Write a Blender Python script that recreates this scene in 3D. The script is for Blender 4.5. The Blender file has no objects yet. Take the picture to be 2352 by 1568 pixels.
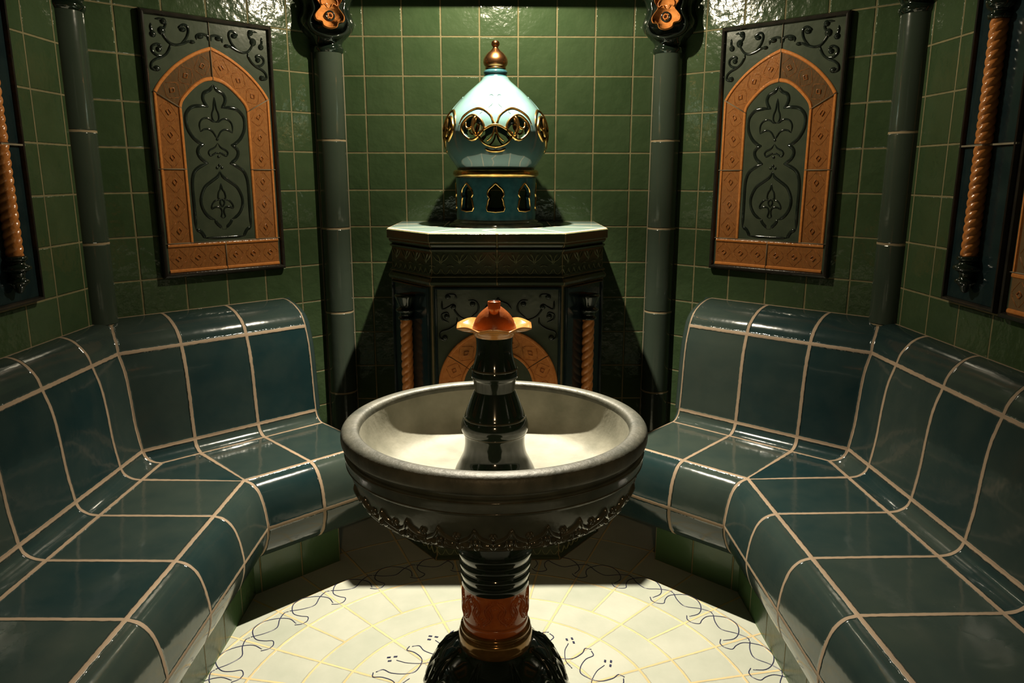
import bpy, math, random
from math import sin, cos, pi, radians, sqrt, atan2
from mathutils import Vector, Matrix
random.seed(4)
scene = bpy.context.scene
col = scene.collection

# ------------------------------------------------------------------ camera, light, exposure
Z0 = 1.30                                   # height of the eye-level tile course above the floor
cam_d = bpy.data.cameras.new('camera')
cam = bpy.data.objects.new('camera', cam_d); col.objects.link(cam)
cam_d.sensor_width = 36.0
cam_d.lens = 1732.0 / 2352.0 * 36.0
cam_d.clip_start = 0.05
cam.matrix_world = Matrix(((0.99993486, 0.00139071, -0.0113292, 0.021),
                           (-0.01136356, 0.21471317, -0.97661104, -3.1071),
                           (0.00107434, 0.97667616, 0.21471499, 0.0576 + Z0),
                           (0, 0, 0, 1)))
scene.camera = cam
vs = scene.view_settings
scene.display_settings.display_device = 'sRGB'
vs.view_transform = 'Standard'; vs.look = 'None'; vs.gamma = 1.0; vs.use_curve_mapping = False
vs.exposure = 0.0

world = bpy.data.worlds.new('world'); scene.world = world; world.use_nodes = True
world.node_tree.nodes['Background'].inputs[0].default_value = (1.0, 0.75, 0.45, 1)
world.node_tree.nodes['Background'].inputs[1].default_value = 0.02

def lamp(name, loc, power, colour, radius, spot=None, target=None, blend=0.3):
    d = bpy.data.lights.new(name, 'SPOT' if spot else 'POINT')
    d.energy = power; d.color = colour; d.shadow_soft_size = radius
    if spot:
        d.spot_size = radians(spot); d.spot_blend = blend
    o = bpy.data.objects.new(name, d); col.objects.link(o); o.location = loc
    if target:
        o.rotation_euler = (Vector(target) - Vector(loc)).to_track_quat('-Z', 'Y').to_euler()
    return o
lamp('ceiling_spot', (0.0, -0.47, 0.86 + Z0), 430, (1.0, 0.90, 0.71), 0.013, 92, (0.0, -0.98, 0), 1.0)
lamp('ceiling_spot_spill', (0.0, -0.47, 0.86 + Z0), 42, (1.0, 0.87, 0.63), 0.013, 172, (0.0, -0.62, 0), 0.25)
lamp('entrance_lamp', (0.05, -4.3, 0.62 + Z0), 45, (1.0, 0.66, 0.33), 0.03, 26, (0, -1.4, 0.50), 0.9)

# ------------------------------------------------------------------ materials
def new_mat(name):
    m = bpy.data.materials.new(name); m.use_nodes = True
    nt = m.node_tree
    return m, nt, nt.nodes['Principled BSDF']
def N(nt, t, **kw):
    n = nt.nodes.new(t)
    for k, v in kw.items(): setattr(n, k, v)
    return n
def math_(nt, op, a, b=None, c=None):
    n = nt.nodes.new('ShaderNodeMath'); n.operation = op
    for i, v in enumerate((a, b, c)):
        if v is None: continue
        if isinstance(v, (int, float)): n.inputs[i].default_value = v
        else: nt.links.new(v, n.inputs[i])
    return n.outputs[0]
def mix(nt, fac, a, b):
    n = nt.nodes.new('ShaderNodeMix'); n.data_type = 'RGBA'
    for s, v in ((n.inputs[0], fac), (n.inputs[6], a), (n.inputs[7], b)):
        if isinstance(v, (int, float)): s.default_value = v
        elif isinstance(v, tuple): s.default_value = (*v, 1)
        else: nt.links.new(v, s)
    return n.outputs[2]

def glaze(name, c1, c2, rough=0.15, noise=30.0, bump=0.15, bscale=60.0, metallic=0.0, coat=0.0, detail=3.0):
    m, nt, b = new_mat(name)
    tc = N(nt, 'ShaderNodeTexCoord')
    nz = N(nt, 'ShaderNodeTexNoise'); nz.inputs['Scale'].default_value = noise; nz.inputs['Detail'].default_value = detail
    nt.links.new(tc.outputs['Object'], nz.inputs['Vector'])
    r = N(nt, 'ShaderNodeValToRGB'); r.color_ramp.elements[0].position = 0.3; r.color_ramp.elements[1].position = 0.7
    r.color_ramp.elements[0].color = (*c1, 1); r.color_ramp.elements[1].color = (*c2, 1)
    nt.links.new(nz.outputs['Fac'], r.inputs['Fac']); nt.links.new(r.outputs['Color'], b.inputs['Base Color'])
    b.inputs['Roughness'].default_value = rough; b.inputs['Metallic'].default_value = metallic
    b.inputs['Coat Weight'].default_value = coat; b.inputs['Coat Roughness'].default_value = 0.06
    if bump:
        n2 = N(nt, 'ShaderNodeTexNoise'); n2.inputs['Scale'].default_value = bscale; n2.inputs['Detail'].default_value = 2
        nt.links.new(tc.outputs['Object'], n2.inputs['Vector'])
        bp = N(nt, 'ShaderNodeBump'); bp.inputs['Strength'].default_value = bump; bp.inputs['Distance'].default_value = 0.002
        nt.links.new(n2.outputs['Fac'], bp.inputs['Height']); nt.links.new(bp.outputs['Normal'], b.inputs['Normal'])
    return m

def tile_mat(name, ca, cb, grout, rough=0.12, wav=0.25, wscale=14.0, mott=0.5, spread=1.0, grough=0.8, soft=0.5, fine=0.0):
    """glazed tiles laid out in UV space: one tile per unit, grout half width in the second UV layer"""
    m, nt, b = new_mat(name)
    uv = N(nt, 'ShaderNodeUVMap', uv_map='UVMap'); gw = N(nt, 'ShaderNodeUVMap', uv_map='gw')
    s = N(nt, 'ShaderNodeSeparateXYZ'); nt.links.new(uv.outputs[0], s.inputs[0])
    g = N(nt, 'ShaderNodeSeparateXYZ'); nt.links.new(gw.outputs[0], g.inputs[0])
    tc = N(nt, 'ShaderNodeTexCoord')
    wob = N(nt, 'ShaderNodeTexNoise'); wob.inputs['Scale'].default_value = 55
    nt.links.new(tc.outputs['Object'], wob.inputs['Vector'])
    wv = math_(nt, 'MULTIPLY_ADD', wob.outputs['Fac'], 0.7, 0.65)
    ds = []
    for i in (0, 1):
        f = math_(nt, 'FRACT', s.outputs[i])
        d = math_(nt, 'MINIMUM', f, math_(nt, 'SUBTRACT', 1.0, f))
        ds.append(math_(nt, 'DIVIDE', d, math_(nt, 'MULTIPLY', g.outputs[i], wv)))
    d = math_(nt, 'MINIMUM', ds[0], ds[1])
    mr = N(nt, 'ShaderNodeMapRange'); mr.interpolation_type = 'SMOOTHSTEP'
    mr.inputs['From Min'].default_value = 0.8; mr.inputs['From Max'].default_value = 1.15
    nt.links.new(d, mr.inputs['Value']); tile = mr.outputs[0]
    hr = N(nt, 'ShaderNodeMapRange'); hr.interpolation_type = 'SMOOTHSTEP'
    hr.inputs['From Min'].default_value = 0.7; hr.inputs['From Max'].default_value = 1.8
    nt.links.new(d, hr.inputs['Value'])
    cx = N(nt, 'ShaderNodeCombineXYZ')
    nt.links.new(math_(nt, 'FLOOR', s.outputs[0]), cx.inputs[0]); nt.links.new(math_(nt, 'FLOOR', s.outputs[1]), cx.inputs[1])
    oi = N(nt, 'ShaderNodeObjectInfo'); nt.links.new(math_(nt, 'MULTIPLY', oi.outputs['Object Index'], 3.7), cx.inputs[2])
    wn = N(nt, 'ShaderNodeTexWhiteNoise'); wn.noise_dimensions = '3D'; nt.links.new(cx.outputs[0], wn.inputs['Vector'])
    nz = N(nt, 'ShaderNodeTexNoise'); nz.inputs['Scale'].default_value = 9; nz.inputs['Detail'].default_value = 5
    nt.links.new(tc.outputs['Object'], nz.inputs['Vector'])
    f = math_(nt, 'MULTIPLY_ADD', math_(nt, 'SUBTRACT', nz.outputs['Fac'], 0.5), mott * 2.0, math_(nt, 'MULTIPLY_ADD', wn.outputs['Value'], spread, 0.5 - spread / 2))
    f = math_(nt, 'MINIMUM', math_(nt, 'MAXIMUM', f, 0.0), 1.0)
    tcx = mix(nt, f, ca, cb)
    # grout is stained in places
    st = N(nt, 'ShaderNodeTexNoise'); st.inputs['Scale'].default_value = 6; st.inputs['Detail'].default_value = 4
    nt.links.new(tc.outputs['Object'], st.inputs['Vector'])
    gc = mix(nt, st.outputs['Fac'], tuple(x * 0.6 for x in grout), tuple(min(1, x * 1.3) for x in grout))
    nt.links.new(mix(nt, tile, gc, tcx), b.inputs['Base Color'])
    rr = N(nt, 'ShaderNodeMapRange'); rr.inputs['To Min'].default_value = grough; rr.inputs['To Max'].default_value = rough
    nt.links.new(tile, rr.inputs['Value']); nt.links.new(rr.outputs[0], b.inputs['Roughness'])
    # ripples of the glaze
    w1 = N(nt, 'ShaderNodeTexNoise'); w1.inputs['Scale'].default_value = wscale; w1.inputs['Detail'].default_value = 3
    nt.links.new(tc.outputs['Object'], w1.inputs['Vector'])
    b1 = N(nt, 'ShaderNodeBump'); b1.inputs['Strength'].default_value = 1.0; b1.inputs['Distance'].default_value = 0.004 * wav
    nt.links.new(w1.outputs['Fac'], b1.inputs['Height'])
    b2 = N(nt, 'ShaderNodeBump'); b2.inputs['Strength'].default_value = 0.8; b2.inputs['Distance'].default_value = 0.0025
    nt.links.new(hr.outputs[0], b2.inputs['Height']); nt.links.new(b1.outputs['Normal'], b2.inputs['Normal'])
    nt.links.new(b2.outputs['Normal'], b.inputs['Normal'])
    return m

M = {}
M['wall'] = tile_mat('green_wall_tile', (0.036, 0.064, 0.027), (0.056, 0.088, 0.041), (0.20, 0.17, 0.08), rough=0.15, wav=1.0, wscale=24, mott=0.7, spread=0.45)
M['bench'] = tile_mat('petrol_bench_tile', (0.009, 0.024, 0.026), (0.034, 0.047, 0.039), (0.28, 0.20, 0.13), rough=0.11, wav=0.35, wscale=11, mott=0.5, spread=0.9)
M['plinth'] = tile_mat('green_plinth_tile', (0.040, 0.085, 0.030), (0.065, 0.12, 0.045), (0.22, 0.17, 0.07), rough=0.25, wav=0.5, mott=0.5, spread=0.5)
M['column'] = tile_mat('grey_green_column_tile', (0.036, 0.052, 0.038), (0.052, 0.068, 0.050), (0.32, 0.24, 0.14), rough=0.13, wav=0.25, mott=0.4, spread=0.4)
M['floor'] = tile_mat('pale_celadon_floor_tile', (0.36, 0.39, 0.325), (0.48, 0.49, 0.42), (0.62, 0.48, 0.25), rough=0.42, wav=0.5, wscale=20, mott=0.6, spread=0.5, grough=0.9)
M['slab'] = tile_mat('petrol_slab_tile', (0.12, 0.17, 0.155), (0.15, 0.20, 0.18), (0.55, 0.42, 0.27), rough=0.15, wav=0.2, mott=0.4, spread=0.3)
M['altar'] = tile_mat('dark_olive_pedestal_tile', (0.030, 0.042, 0.022), (0.048, 0.062, 0.034), (0.20, 0.15, 0.07), rough=0.22, wav=0.3, mott=0.5, spread=0.4)
M['navy'] = glaze('dark_navy_glaze', (0.008, 0.018, 0.022), (0.016, 0.030, 0.032), 0.12, 20)
M['panel'] = glaze('grey_green_panel_glaze', (0.050, 0.066, 0.044), (0.068, 0.084, 0.056), 0.2, 25, 0.25, 40)
M['groove'] = glaze('dark_pooled_glaze', (0.010, 0.015, 0.012), (0.018, 0.024, 0.018), 0.1, 30, 0.1)
M['rim_dark'] = glaze('dark_brown_rim_glaze', (0.018, 0.016, 0.014), (0.032, 0.028, 0.022), 0.15, 30)
M['orange'] = glaze('burnt_orange_glaze', (0.54, 0.185, 0.045), (0.66, 0.255, 0.070), 0.2, 90, 0.4, 160, detail=5)
M['orange_dark'] = glaze('brown_orange_relief_glaze', (0.34, 0.105, 0.022), (0.44, 0.15, 0.034), 0.2, 90, 0.3)
M['seam'] = glaze('grey_panel_grout', (0.20, 0.17, 0.11), (0.26, 0.22, 0.15), 0.8, 40, 0.3, 200)
M['dome'] = glaze('celadon_blue_dome_glaze', (0.048, 0.092, 0.090), (0.072, 0.125, 0.118), 0.09, 10, 0.08, 30, coat=0.5)
M['drum'] = glaze('teal_drum_glaze', (0.008, 0.032, 0.038), (0.018, 0.054, 0.060), 0.15, 45, 0.2, 60)
M['gold'] = glaze('old_gold_lustre', (0.50, 0.26, 0.07), (0.72, 0.42, 0.14), 0.2, 40, 0.15, metallic=1.0)
M['copper'] = glaze('copper_lustre', (0.42, 0.17, 0.06), (0.62, 0.30, 0.12), 0.25, 30, 0.15, metallic=1.0)
M['black'] = glaze('bottle_black_glaze', (0.006, 0.012, 0.008), (0.014, 0.022, 0.015), 0.09, 12, 0.08, 20, coat=0.4)
M['bowl'] = glaze('worn_grey_stone_glaze', (0.045, 0.050, 0.038), (0.115, 0.112, 0.088), 0.5, 22, 0.5, 90, detail=8)
M['bowl_out'] = glaze('dark_grey_bowl_glaze', (0.048, 0.056, 0.046), (0.078, 0.086, 0.070), 0.22, 20, 0.3, 50)
M['basin'] = glaze('pale_stone_basin', (0.20, 0.20, 0.155), (0.32, 0.31, 0.25), 0.6, 14, 0.4, 60, detail=8)
M['bronze'] = glaze('amber_brown_lustre', (0.16, 0.085, 0.025), (0.28, 0.15, 0.045), 0.14, 30, 0.15, metallic=0.6)
M['leafm'] = glaze('bronze_leaf_glaze', (0.040, 0.040, 0.028), (0.080, 0.072, 0.048), 0.12, 40, 0.2)
M['redband'] = glaze('oxblood_brown_glaze', (0.36, 0.085, 0.020), (0.48, 0.13, 0.032), 0.18, 40, 0.3, 60)
M['terra'] = glaze('terracotta_glaze', (0.26, 0.060, 0.012), (0.34, 0.09, 0.02), 0.28, 60, 0.3, 120)
M['petal'] = glaze('amber_petal_glaze', (0.60, 0.24, 0.06), (0.75, 0.36, 0.11), 0.12, 30, 0.1, coat=0.4)
M['bluecord'] = glaze('dark_blue_cord', (0.02, 0.02, 0.06), (0.04, 0.045, 0.09), 0.3, 40)
M['plaster'] = glaze('dark_olive_plaster', (0.02, 0.03, 0.018), (0.03, 0.042, 0.025), 0.6, 8)
M['leafg'] = glaze('olive_relief_glaze', (0.15, 0.16, 0.075), (0.19, 0.20, 0.10), 0.18, 30, 0.1)

# ------------------------------------------------------------------ mesh helpers
class MB:
    def __init__(s): s.v = []; s.f = []; s.uv = []; s.gw = []; s.sm = []
    def vert(s, p): s.v.append(tuple(p)); return len(s.v) - 1
    def face(s, idx, uv=None, gw=None, smooth=True):
        s.f.append(tuple(idx)); s.uv.append(uv or [(0.5, 0.5)] * len(idx)); s.gw.append(gw or (0.01, 0.01)); s.sm.append(smooth)
    def grid(s, rows, uvs=None, gw=None, closed=False, smooth=True):
        """rows: list of lists of points; uvs same layout"""
        base = [[s.vert(p) for p in r] for r in rows]
        n = len(rows[0])
        for i in range(len(rows) - 1):
            for j in range(n if closed else n - 1):
                k = (j + 1) % n
                q = (base[i][j], base[i][k], base[i + 1][k], base[i + 1][j])
                u = None
                if uvs: u = [uvs[i][j], uvs[i][j + 1], uvs[i + 1][j + 1], uvs[i + 1][j]]
                s.face(q, u, gw, smooth)
        return base
    def build(s, name, mat, parent=None, weld=True):
        me = bpy.data.meshes.new(name); me.from_pydata(s.v, [], s.f)
        a = me.uv_layers.new(name='UVMap'); b = me.uv_layers.new(name='gw')
        i = 0
        for u, g in zip(s.uv, s.gw):
            for k in range(len(u)):
                a.data[i].uv = u[k]; b.data[i].uv = g; i += 1
        me.polygons.foreach_set('use_smooth', s.sm)
        me.materials.append(mat); me.update()
        o = bpy.data.objects.new(name, me); col.objects.link(o)
        if parent: o.parent = parent
        return o

def tag(o, label=None, cat=None, group=None, kind=None):
    if label: o['label'] = label
    if cat: o['category'] = cat
    if group: o['group'] = group
    if kind: o['kind'] = kind
    return o
def empty(name, loc=(0, 0, 0), rz=0.0):
    o = bpy.data.objects.new(name, None); col.objects.link(o); o.location = loc; o.rotation_euler = (0, 0, rz)
    o.empty_display_size = 0.05
    return o
def kids(o): return [c for c in col.objects if c.parent == o]
def copy_tree(o, parent=None):
    c = o.copy(); col.objects.link(c); c.parent = parent
    for ch in kids(o): copy_tree(ch, c)
    return c

def catmull(pts, n=6, closed=False):
    P = [Vector(p) for p in pts]; out = []
    m = len(P)
    if m < 3: return [tuple(p) for p in P]
    rng = range(m) if closed else range(m - 1)
    for i in rng:
        p0 = P[i - 1] if (i > 0 or closed) else P[0] * 2 - P[1]
        p1 = P[i]; p2 = P[(i + 1) % m]
        p3 = P[(i + 2) % m] if (i + 2 < m or closed) else P[-1] * 2 - P[-2]
        for k in range(n):
            t = k / n
            out.append(tuple(0.5 * ((2 * p1) + (-p0 + p2) * t + (2 * p0 - 5 * p1 + 4 * p2 - p3) * t * t + (-p0 + 3 * p1 - 3 * p2 + p3) * t ** 3)))
    if not closed: out.append(tuple(P[-1]))
    return out

def lathe(prof, n=96, centre=(0, 0), smooth=6, mb=None, sharp=()):
    """prof: list of (r, z); a None entry starts a new smooth run"""
    mb = mb or MB()
    runs = [[]]
    for p in prof:
        if p is None: runs.append([runs[-1][-1]])
        else: runs[-1].append(p)
    for run in runs:
        if len(run) < 2: continue
        pr = catmull(run, smooth) if len(run) > 2 and smooth > 1 else run
        rows = [[(centre[0] + max(r, 0.0) * cos(2 * pi * j / n), centre[1] + max(r, 0.0) * sin(2 * pi * j / n), z) for j in range(n)] for r, z in pr]
        mb.grid(rows[::-1] if pr[0][1] > pr[-1][1] else rows, closed=True)
    return mb

def ribbon(mb, pts, w, h, fmap, closed=False, n=5, taper=True, smooth=True, sharp=False):
    """raised half-round line; pts are (a, b) surface coordinates, fmap(a, b, h) -> point"""
    P = [Vector(p) for p in (pts if sharp else catmull(pts, n, closed))]
    P2 = [P[0]]
    for p in P[1:]:
        if (p - P2[-1]).length > 1e-6: P2.append(p)
    P = P2; m = len(P)
    if m < 2: return
    rows = []
    prof = [(-1, -0.1), (-0.72, 0.72), (0, 1), (0.72, 0.72), (1, -0.1)]
    for i, p in enumerate(P):
        if closed: t = P[(i + 1) % m] - P[i - 1]
        else: t = P[min(i + 1, m - 1)] - P[max(i - 1, 0)]
        if t.length < 1e-9: t = Vector((1, 0))
        t.normalize(); nn = Vector((-t.y, t.x))
        k = 1.0
        if taper and not closed:
            e = min(i, m - 1 - i) / max(1, m - 1); k = min(1.0, 0.35 + e * 5)
        rows.append([fmap(p.x + nn.x * a * w * k, p.y + nn.y * a * w * k, b * h * (k if b > 0 else 1)) for a, b in prof])
    if closed: rows.append(rows[0])
    mb.grid(rows, smooth=smooth)
    if not closed:
        b0 = len(mb.v) - len(rows) * 5
        mb.face([b0 + i for i in (4, 3, 2, 1, 0)]); mb.face([len(mb.v) - 5 + i for i in range(5)])

def blob(mb, a, b, ra, rb, h, fmap, n=10):
    rows = []
    for k in range(4):
        f = cos(k / 3 * pi / 2); hh = sin(k / 3 * pi / 2)
        rows.append([fmap(a + ra * f * cos(2 * pi * j / n), b + rb * f * sin(2 * pi * j / n), h * hh - (0.0005 if k == 0 else 0)) for j in range(n)])
    mb.grid(rows, closed=True)

def mirror(pts): return [(-a, b) for a, b in pts]

def box(mb, x0, x1, y0, y1, z0, z1, uvf=None, gw=None, bev=0.0):
    b = min(bev, (x1 - x0) / 3, (z1 - z0) / 3)
    if b <= 0:
        v = [mb.vert(p) for p in ((x0, y0, z0), (x1, y0, z0), (x1, y1, z0), (x0, y1, z0), (x0, y0, z1), (x1, y0, z1), (x1, y1, z1), (x0, y1, z1))]
        for q in ((0, 1, 5, 4), (1, 2, 6, 5), (2, 3, 7, 6), (3, 0, 4, 7), (4, 5, 6, 7), (3, 2, 1, 0)):
            mb.face([v[i] for i in q], smooth=False)
        return
    # bevelled front (-y side)
    ring = lambda d, y: [(x0 + d, y, z0 + d), (x1 - d, y, z0 + d), (x1 - d, y, z1 - d), (x0 + d, y, z1 - d)]
    rows = [ring(0, y1), ring(0, y0 + b), ring(b * 0.3, y0 + b * 0.3), ring(b, y0)]
    base = mb.grid(rows, closed=True, smooth=False)
    mb.face(base[-1], smooth=False); mb.face(base[0][::-1], smooth=False)

# ------------------------------------------------------------------ room
A = radians(43.84); SA, CA = sin(A), cos(A)
X1, X3 = 0.64, 1.2917
YC = -(X3 - X1) * math.tan(A)              # corner between diagonal and side walls
TU, TV = 0.15, 0.15 * 0.9715
YF = -2.8 - 0.0                            # front of the room (behind the camera side)
ZT = 0.98                                  # ceiling above course zero
def wallquad(name, p0, p1, u0, u1, back=0.12):
    mb = MB()
    nu = 24
    rows = []; uvs = []
    for k in (0, 1):
        z = -Z0 if k == 0 else ZT
        rows.append([(p0[0] + (p1[0] - p0[0]) * i / nu, p0[1] + (p1[1] - p0[1]) * i / nu, z + Z0) for i in range(nu + 1)])
        uvs.append([((u0 + (u1 - u0) * i / nu) / TU, z / TV) for i in range(nu + 1)])
    mb.grid(rows, uvs, (0.018, 0.018), smooth=False)
    # the back of the wall
    dx, dy = p1[0] - p0[0], p1[1] - p0[1]; L = sqrt(dx * dx + dy * dy); n = (-dy / L * back, dx / L * back)
    b = [(p0[0] + n[0], p0[1] + n[1], 0), (p1[0] + n[0], p1[1] + n[1], 0), (p1[0] + n[0], p1[1] + n[1], ZT + Z0), (p0[0] + n[0], p0[1] + n[1], ZT + Z0)]
    fr = [(p0[0], p0[1], 0), (p1[0], p1[1], 0), (p1[0], p1[1], ZT + Z0), (p0[0], p0[1], ZT + Z0)]
    bi = [mb.vert(p) for p in b]; fi = [mb.vert(p) for p in fr]
    mb.face(bi[::-1], smooth=False)
    for i in range(4):
        j = (i + 1) % 4; mb.face([fi[i], fi[j], bi[j], bi[i]][::-1], smooth=False)
    return tag(mb.build(name, M['wall']), kind='structure')
YE = 2 * -1.40 - YC                        # mirrored corner of the octagon
wallquad('wall_back', (-X1, 0), (X1, 0), -X1 - 0.0047 + 0.075, X1 - 0.0047 + 0.075)
wallquad('wall_back_left', (-X3, YC), (-X1, 0), -(0.9034 - 0.1904), 0.1904)
wallquad('wall_back_right', (X1, 0), (X3, YC), -0.1904, 0.9034 - 0.1904)
wallquad('wall_left', (-X3, YE), (-X3, YC), YE + 0.8969, YC + 0.8969)
wallquad('wall_right', (X3, YC), (X3, YE), -YC - 0.8969, -YE - 0.8969)
wallquad('wall_front_left', (-X1 - 0.1, YE - 0.6), (-X3, YE), 0, 0.9)
wallquad('wall_front_right', (X3, YE), (X1 + 0.1, YE - 0.6), 0, 0.9)
mb = MB()
oc = [(-X1 - 0.1, 0.1), (X1 + 0.1, 0.1), (X3 + 0.1, YC), (X3 + 0.1, YE), (X1 + 0.1, YE - 0.7), (-X1 - 0.1, YE - 0.7), (-X3 - 0.1, YE), (-X3 - 0.1, YC)]
v = [mb.vert((x, y, ZT + Z0)) for x, y in oc]; w_ = [mb.vert((x, y, ZT + Z0 + 0.1)) for x, y in oc]
mb.face(v[::-1], smooth=False); mb.face(w_, smooth=False)
for i in range(8): mb.face((v[i], v[(i + 1) % 8], w_[(i + 1) % 8], w_[i]), smooth=False)
tag(mb.build('ceiling', M['plaster']), kind='structure')

# floor: rings of tiles round the fountain
FC = (0.0, -1.40)
RINGS = [0.0, 0.155, 0.290, 0.434, 0.543, 0.698, 0.835, 1.02, 1.25, 1.60, 2.1]
CNT = [8, 16, 16, 16, 32, 32, 32, 32, 32, 32]
mb = MB()
for i in range(len(RINGS) - 1):
    r0, r1, n = RINGS[i], RINGS[i + 1], CNT[i]
    sub = 128
    rows = []; uvs = []
    for k in range(3):
        r = r0 + (r1 - r0) * k / 2
        rows.append([(FC[0] + r * cos(2 * pi * j / sub), FC[1] + r * sin(2 * pi * j / sub), 0) for j in range(sub + 1)])
        uvs.append([(j / sub * n, i + k / 2) for j in range(sub + 1)])
    rm = (r0 + r1) / 2
    mb.grid(rows, uvs, (0.0034 / (2 * pi * rm / n), 0.0034 / (r1 - r0)), smooth=False)
floor = tag(mb.build('floor', M['floor']), kind='structure')
# thin slab underneath
mb = MB(); box(mb, -2.2, 2.2, -3.6, 0.8, -0.1, -0.004); tag(mb.build('floor_base', M['plaster'], floor), None)
# drawn cord pattern on the floor tiles
def polar(a, r, h): return (FC[0] + r * cos(a), FC[1] + r * sin(a), h)
def pm(th, r, h=0):            # first coordinate is arc length at r = 0.77
    return polar(th / 0.77, r, h)
m1 = [(46.84, 0.737), (45.8, 0.7235), (44.84, 0.7205), (43.83, 0.7226), (42.73, 0.7372), (43.51, 0.7585), (43.83, 0.7862), (42.71, 0.8134), (41.01, 0.8340), (38.31, 0.8345), (35.84, 0.8094), (34.47, 0.7753), (34.96, 0.7400)]
m2 = [(43.6, 0.8100), (41.29, 0.7852), (38.48, 0.7739), (35.84, 0.8000), (33.6, 0.8150), (32.6, 0.8110)]
i1 = [(64.59, 0.3733), (61.75, 0.3613), (62.06, 0.3324), (59.49, 0.2989), (54.83, 0.2792), (48.25, 0.2886), (44.38, 0.309), (43.91, 0.3445), (45.3, 0.3692), (42.85, 0.3790)]
i2 = [(53.48, 0.3571), (51.57, 0.3206), (45.92, 0.2853), (38.79, 0.2736)]
i3 = [(59.3, 0.2989), (62.3, 0.2800), (67.5, 0.2700)]
mb = MB()
def cord(P, off, w=0.0017, kk=0.77):
    ribbon(mb, [(radians(a + off) * kk, r) for a, r in P], w, 0.0012, lambda a, r, h: polar(a / kk, r, h + 0.0002), n=4, taper=False)
for k in range(32):
    off = k * 11.25
    cord(m1, off); cord(m2, off)
for k in range(16):
    off = k * 22.5
    cord(i1, off, 0.0017, 0.33); cord(i2, off, 0.0014, 0.33)
    for a, r in ((55.6, 0.371), (54.0, 0.384), (51.9, 0.371)):
        aa = radians(a + off)
        t = 0.007
        q = [polar(aa + t * 0.9 / r * c, r + t * s, 0.0012) for c, s in ((1, 0.3), (0.2, 0.8), (-1, -0.3), (-0.2, -0.8))]
        mb.face([mb.vert(p) for p in q])
mb.build('cord_pattern', M['bluecord'], floor)

# unseen lintel, added to cast the dark strip along the back wall's top
mb = MB(); box(mb, -0.62, 0.62, -0.16, -0.05, 0.742 + Z0, 0.80 + Z0, bev=0.012)
tag(mb.build('trim_1', M['plaster']), kind='structure')

# ------------------------------------------------------------------ bench
# profile stations: (offset from side wall, offset from diagonal wall, z)
crown = [(0.0, 0.0, -0.409), (0.020, 0.040, -0.411), (0.045, 0.085, -0.422), (0.068, 0.128, -0.444), (0.083, 0.152, -0.468), (0.091, 0.166, -0.496)]
backr = [(0.091, 0.166, -0.496), (0.110, 0.184, -0.560), (0.120, 0.194, -0.640), (0.127, 0.200, -0.730), (0.140, 0.208, -0.817)]
cove = [(0.140, 0.208, -0.817), (0.150, 0.216, -0.838), (0.172, 0.232, -0.852), (0.200, 0.250, -0.857)]
seat = [(0.200, 0.250, -0.857), (0.350, 0.400, -0.858), (0.512, 0.566, -0.860)]
nose = [(0.512, 0.566, -0.860), (0.540, 0.594, -0.869), (0.563, 0.618, -0.893), (0.578, 0.635, -0.935), (0.586, 0.643, -0.985), (0.587, 0.644, -1.005)]
lowr = [(0.587, 0.644, -1.005), (0.582, 0.640, -1.040), (0.565, 0.624, -1.085), (0.535, 0.594, -1.115), (0.490, 0.545, -1.125)]
T_END, T_1, T_C, Y_C = 0.275, 0.510, 0.738, -0.922
DY = 0.248
def w2p(t, o): return (X1 + t * CA - o * SA, -t * SA - o * CA)
def mitre(o3, o2):
    x = X3 - o3; return (x, (-o2 - (x - X1) * SA) / CA)
def tmit(o3, o2):
    x, y = mitre(o3, o2); return (x - X1) * CA - y * SA
def inward(prof, d):
    out = []
    for i, (a, b, z) in enumerate(prof):
        p = prof[max(i - 1, 0)]; q = prof[min(i + 1, len(prof) - 1)]
        dx, dz = q[1] - p[1], q[2] - p[2]; L = sqrt(dx * dx + dz * dz) or 1
        # outward normal of the profile is (-dz, dx) turned towards the room
        out.append((a + dz / L * d, max(b + dz / L * d, 0.0), z - dx / L * d if b > 0.01 else z))
    return out
def bench_sections(kind):
    """list of (function(o3,o2)->(x,y), u)"""
    S = []
    S.append((lambda a, b: w2p(T_END, b), 0)); S.append((lambda a, b: w2p(T_1, b), 1))
    S.append((lambda a, b: w2p(T_C, b) if tmit(a, b) > T_C else mitre(a, b), 2))
    one = kind in ('seat',)
    S.append((mitre, 2.5 if one else 3))
    S.append((lambda a, b: (X3 - a, Y_C) if mitre(a, b)[1] > Y_C else mitre(a, b), 3 if one else 4))
    u = 3 if one else 4; y = Y_C
    while y > YE + 0.06:
        y -= DY; u += 1
        S.append(((lambda yy: (lambda a, b: (X3 - a, yy)))(max(y, YE + 0.02)), u))
    return S
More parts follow.
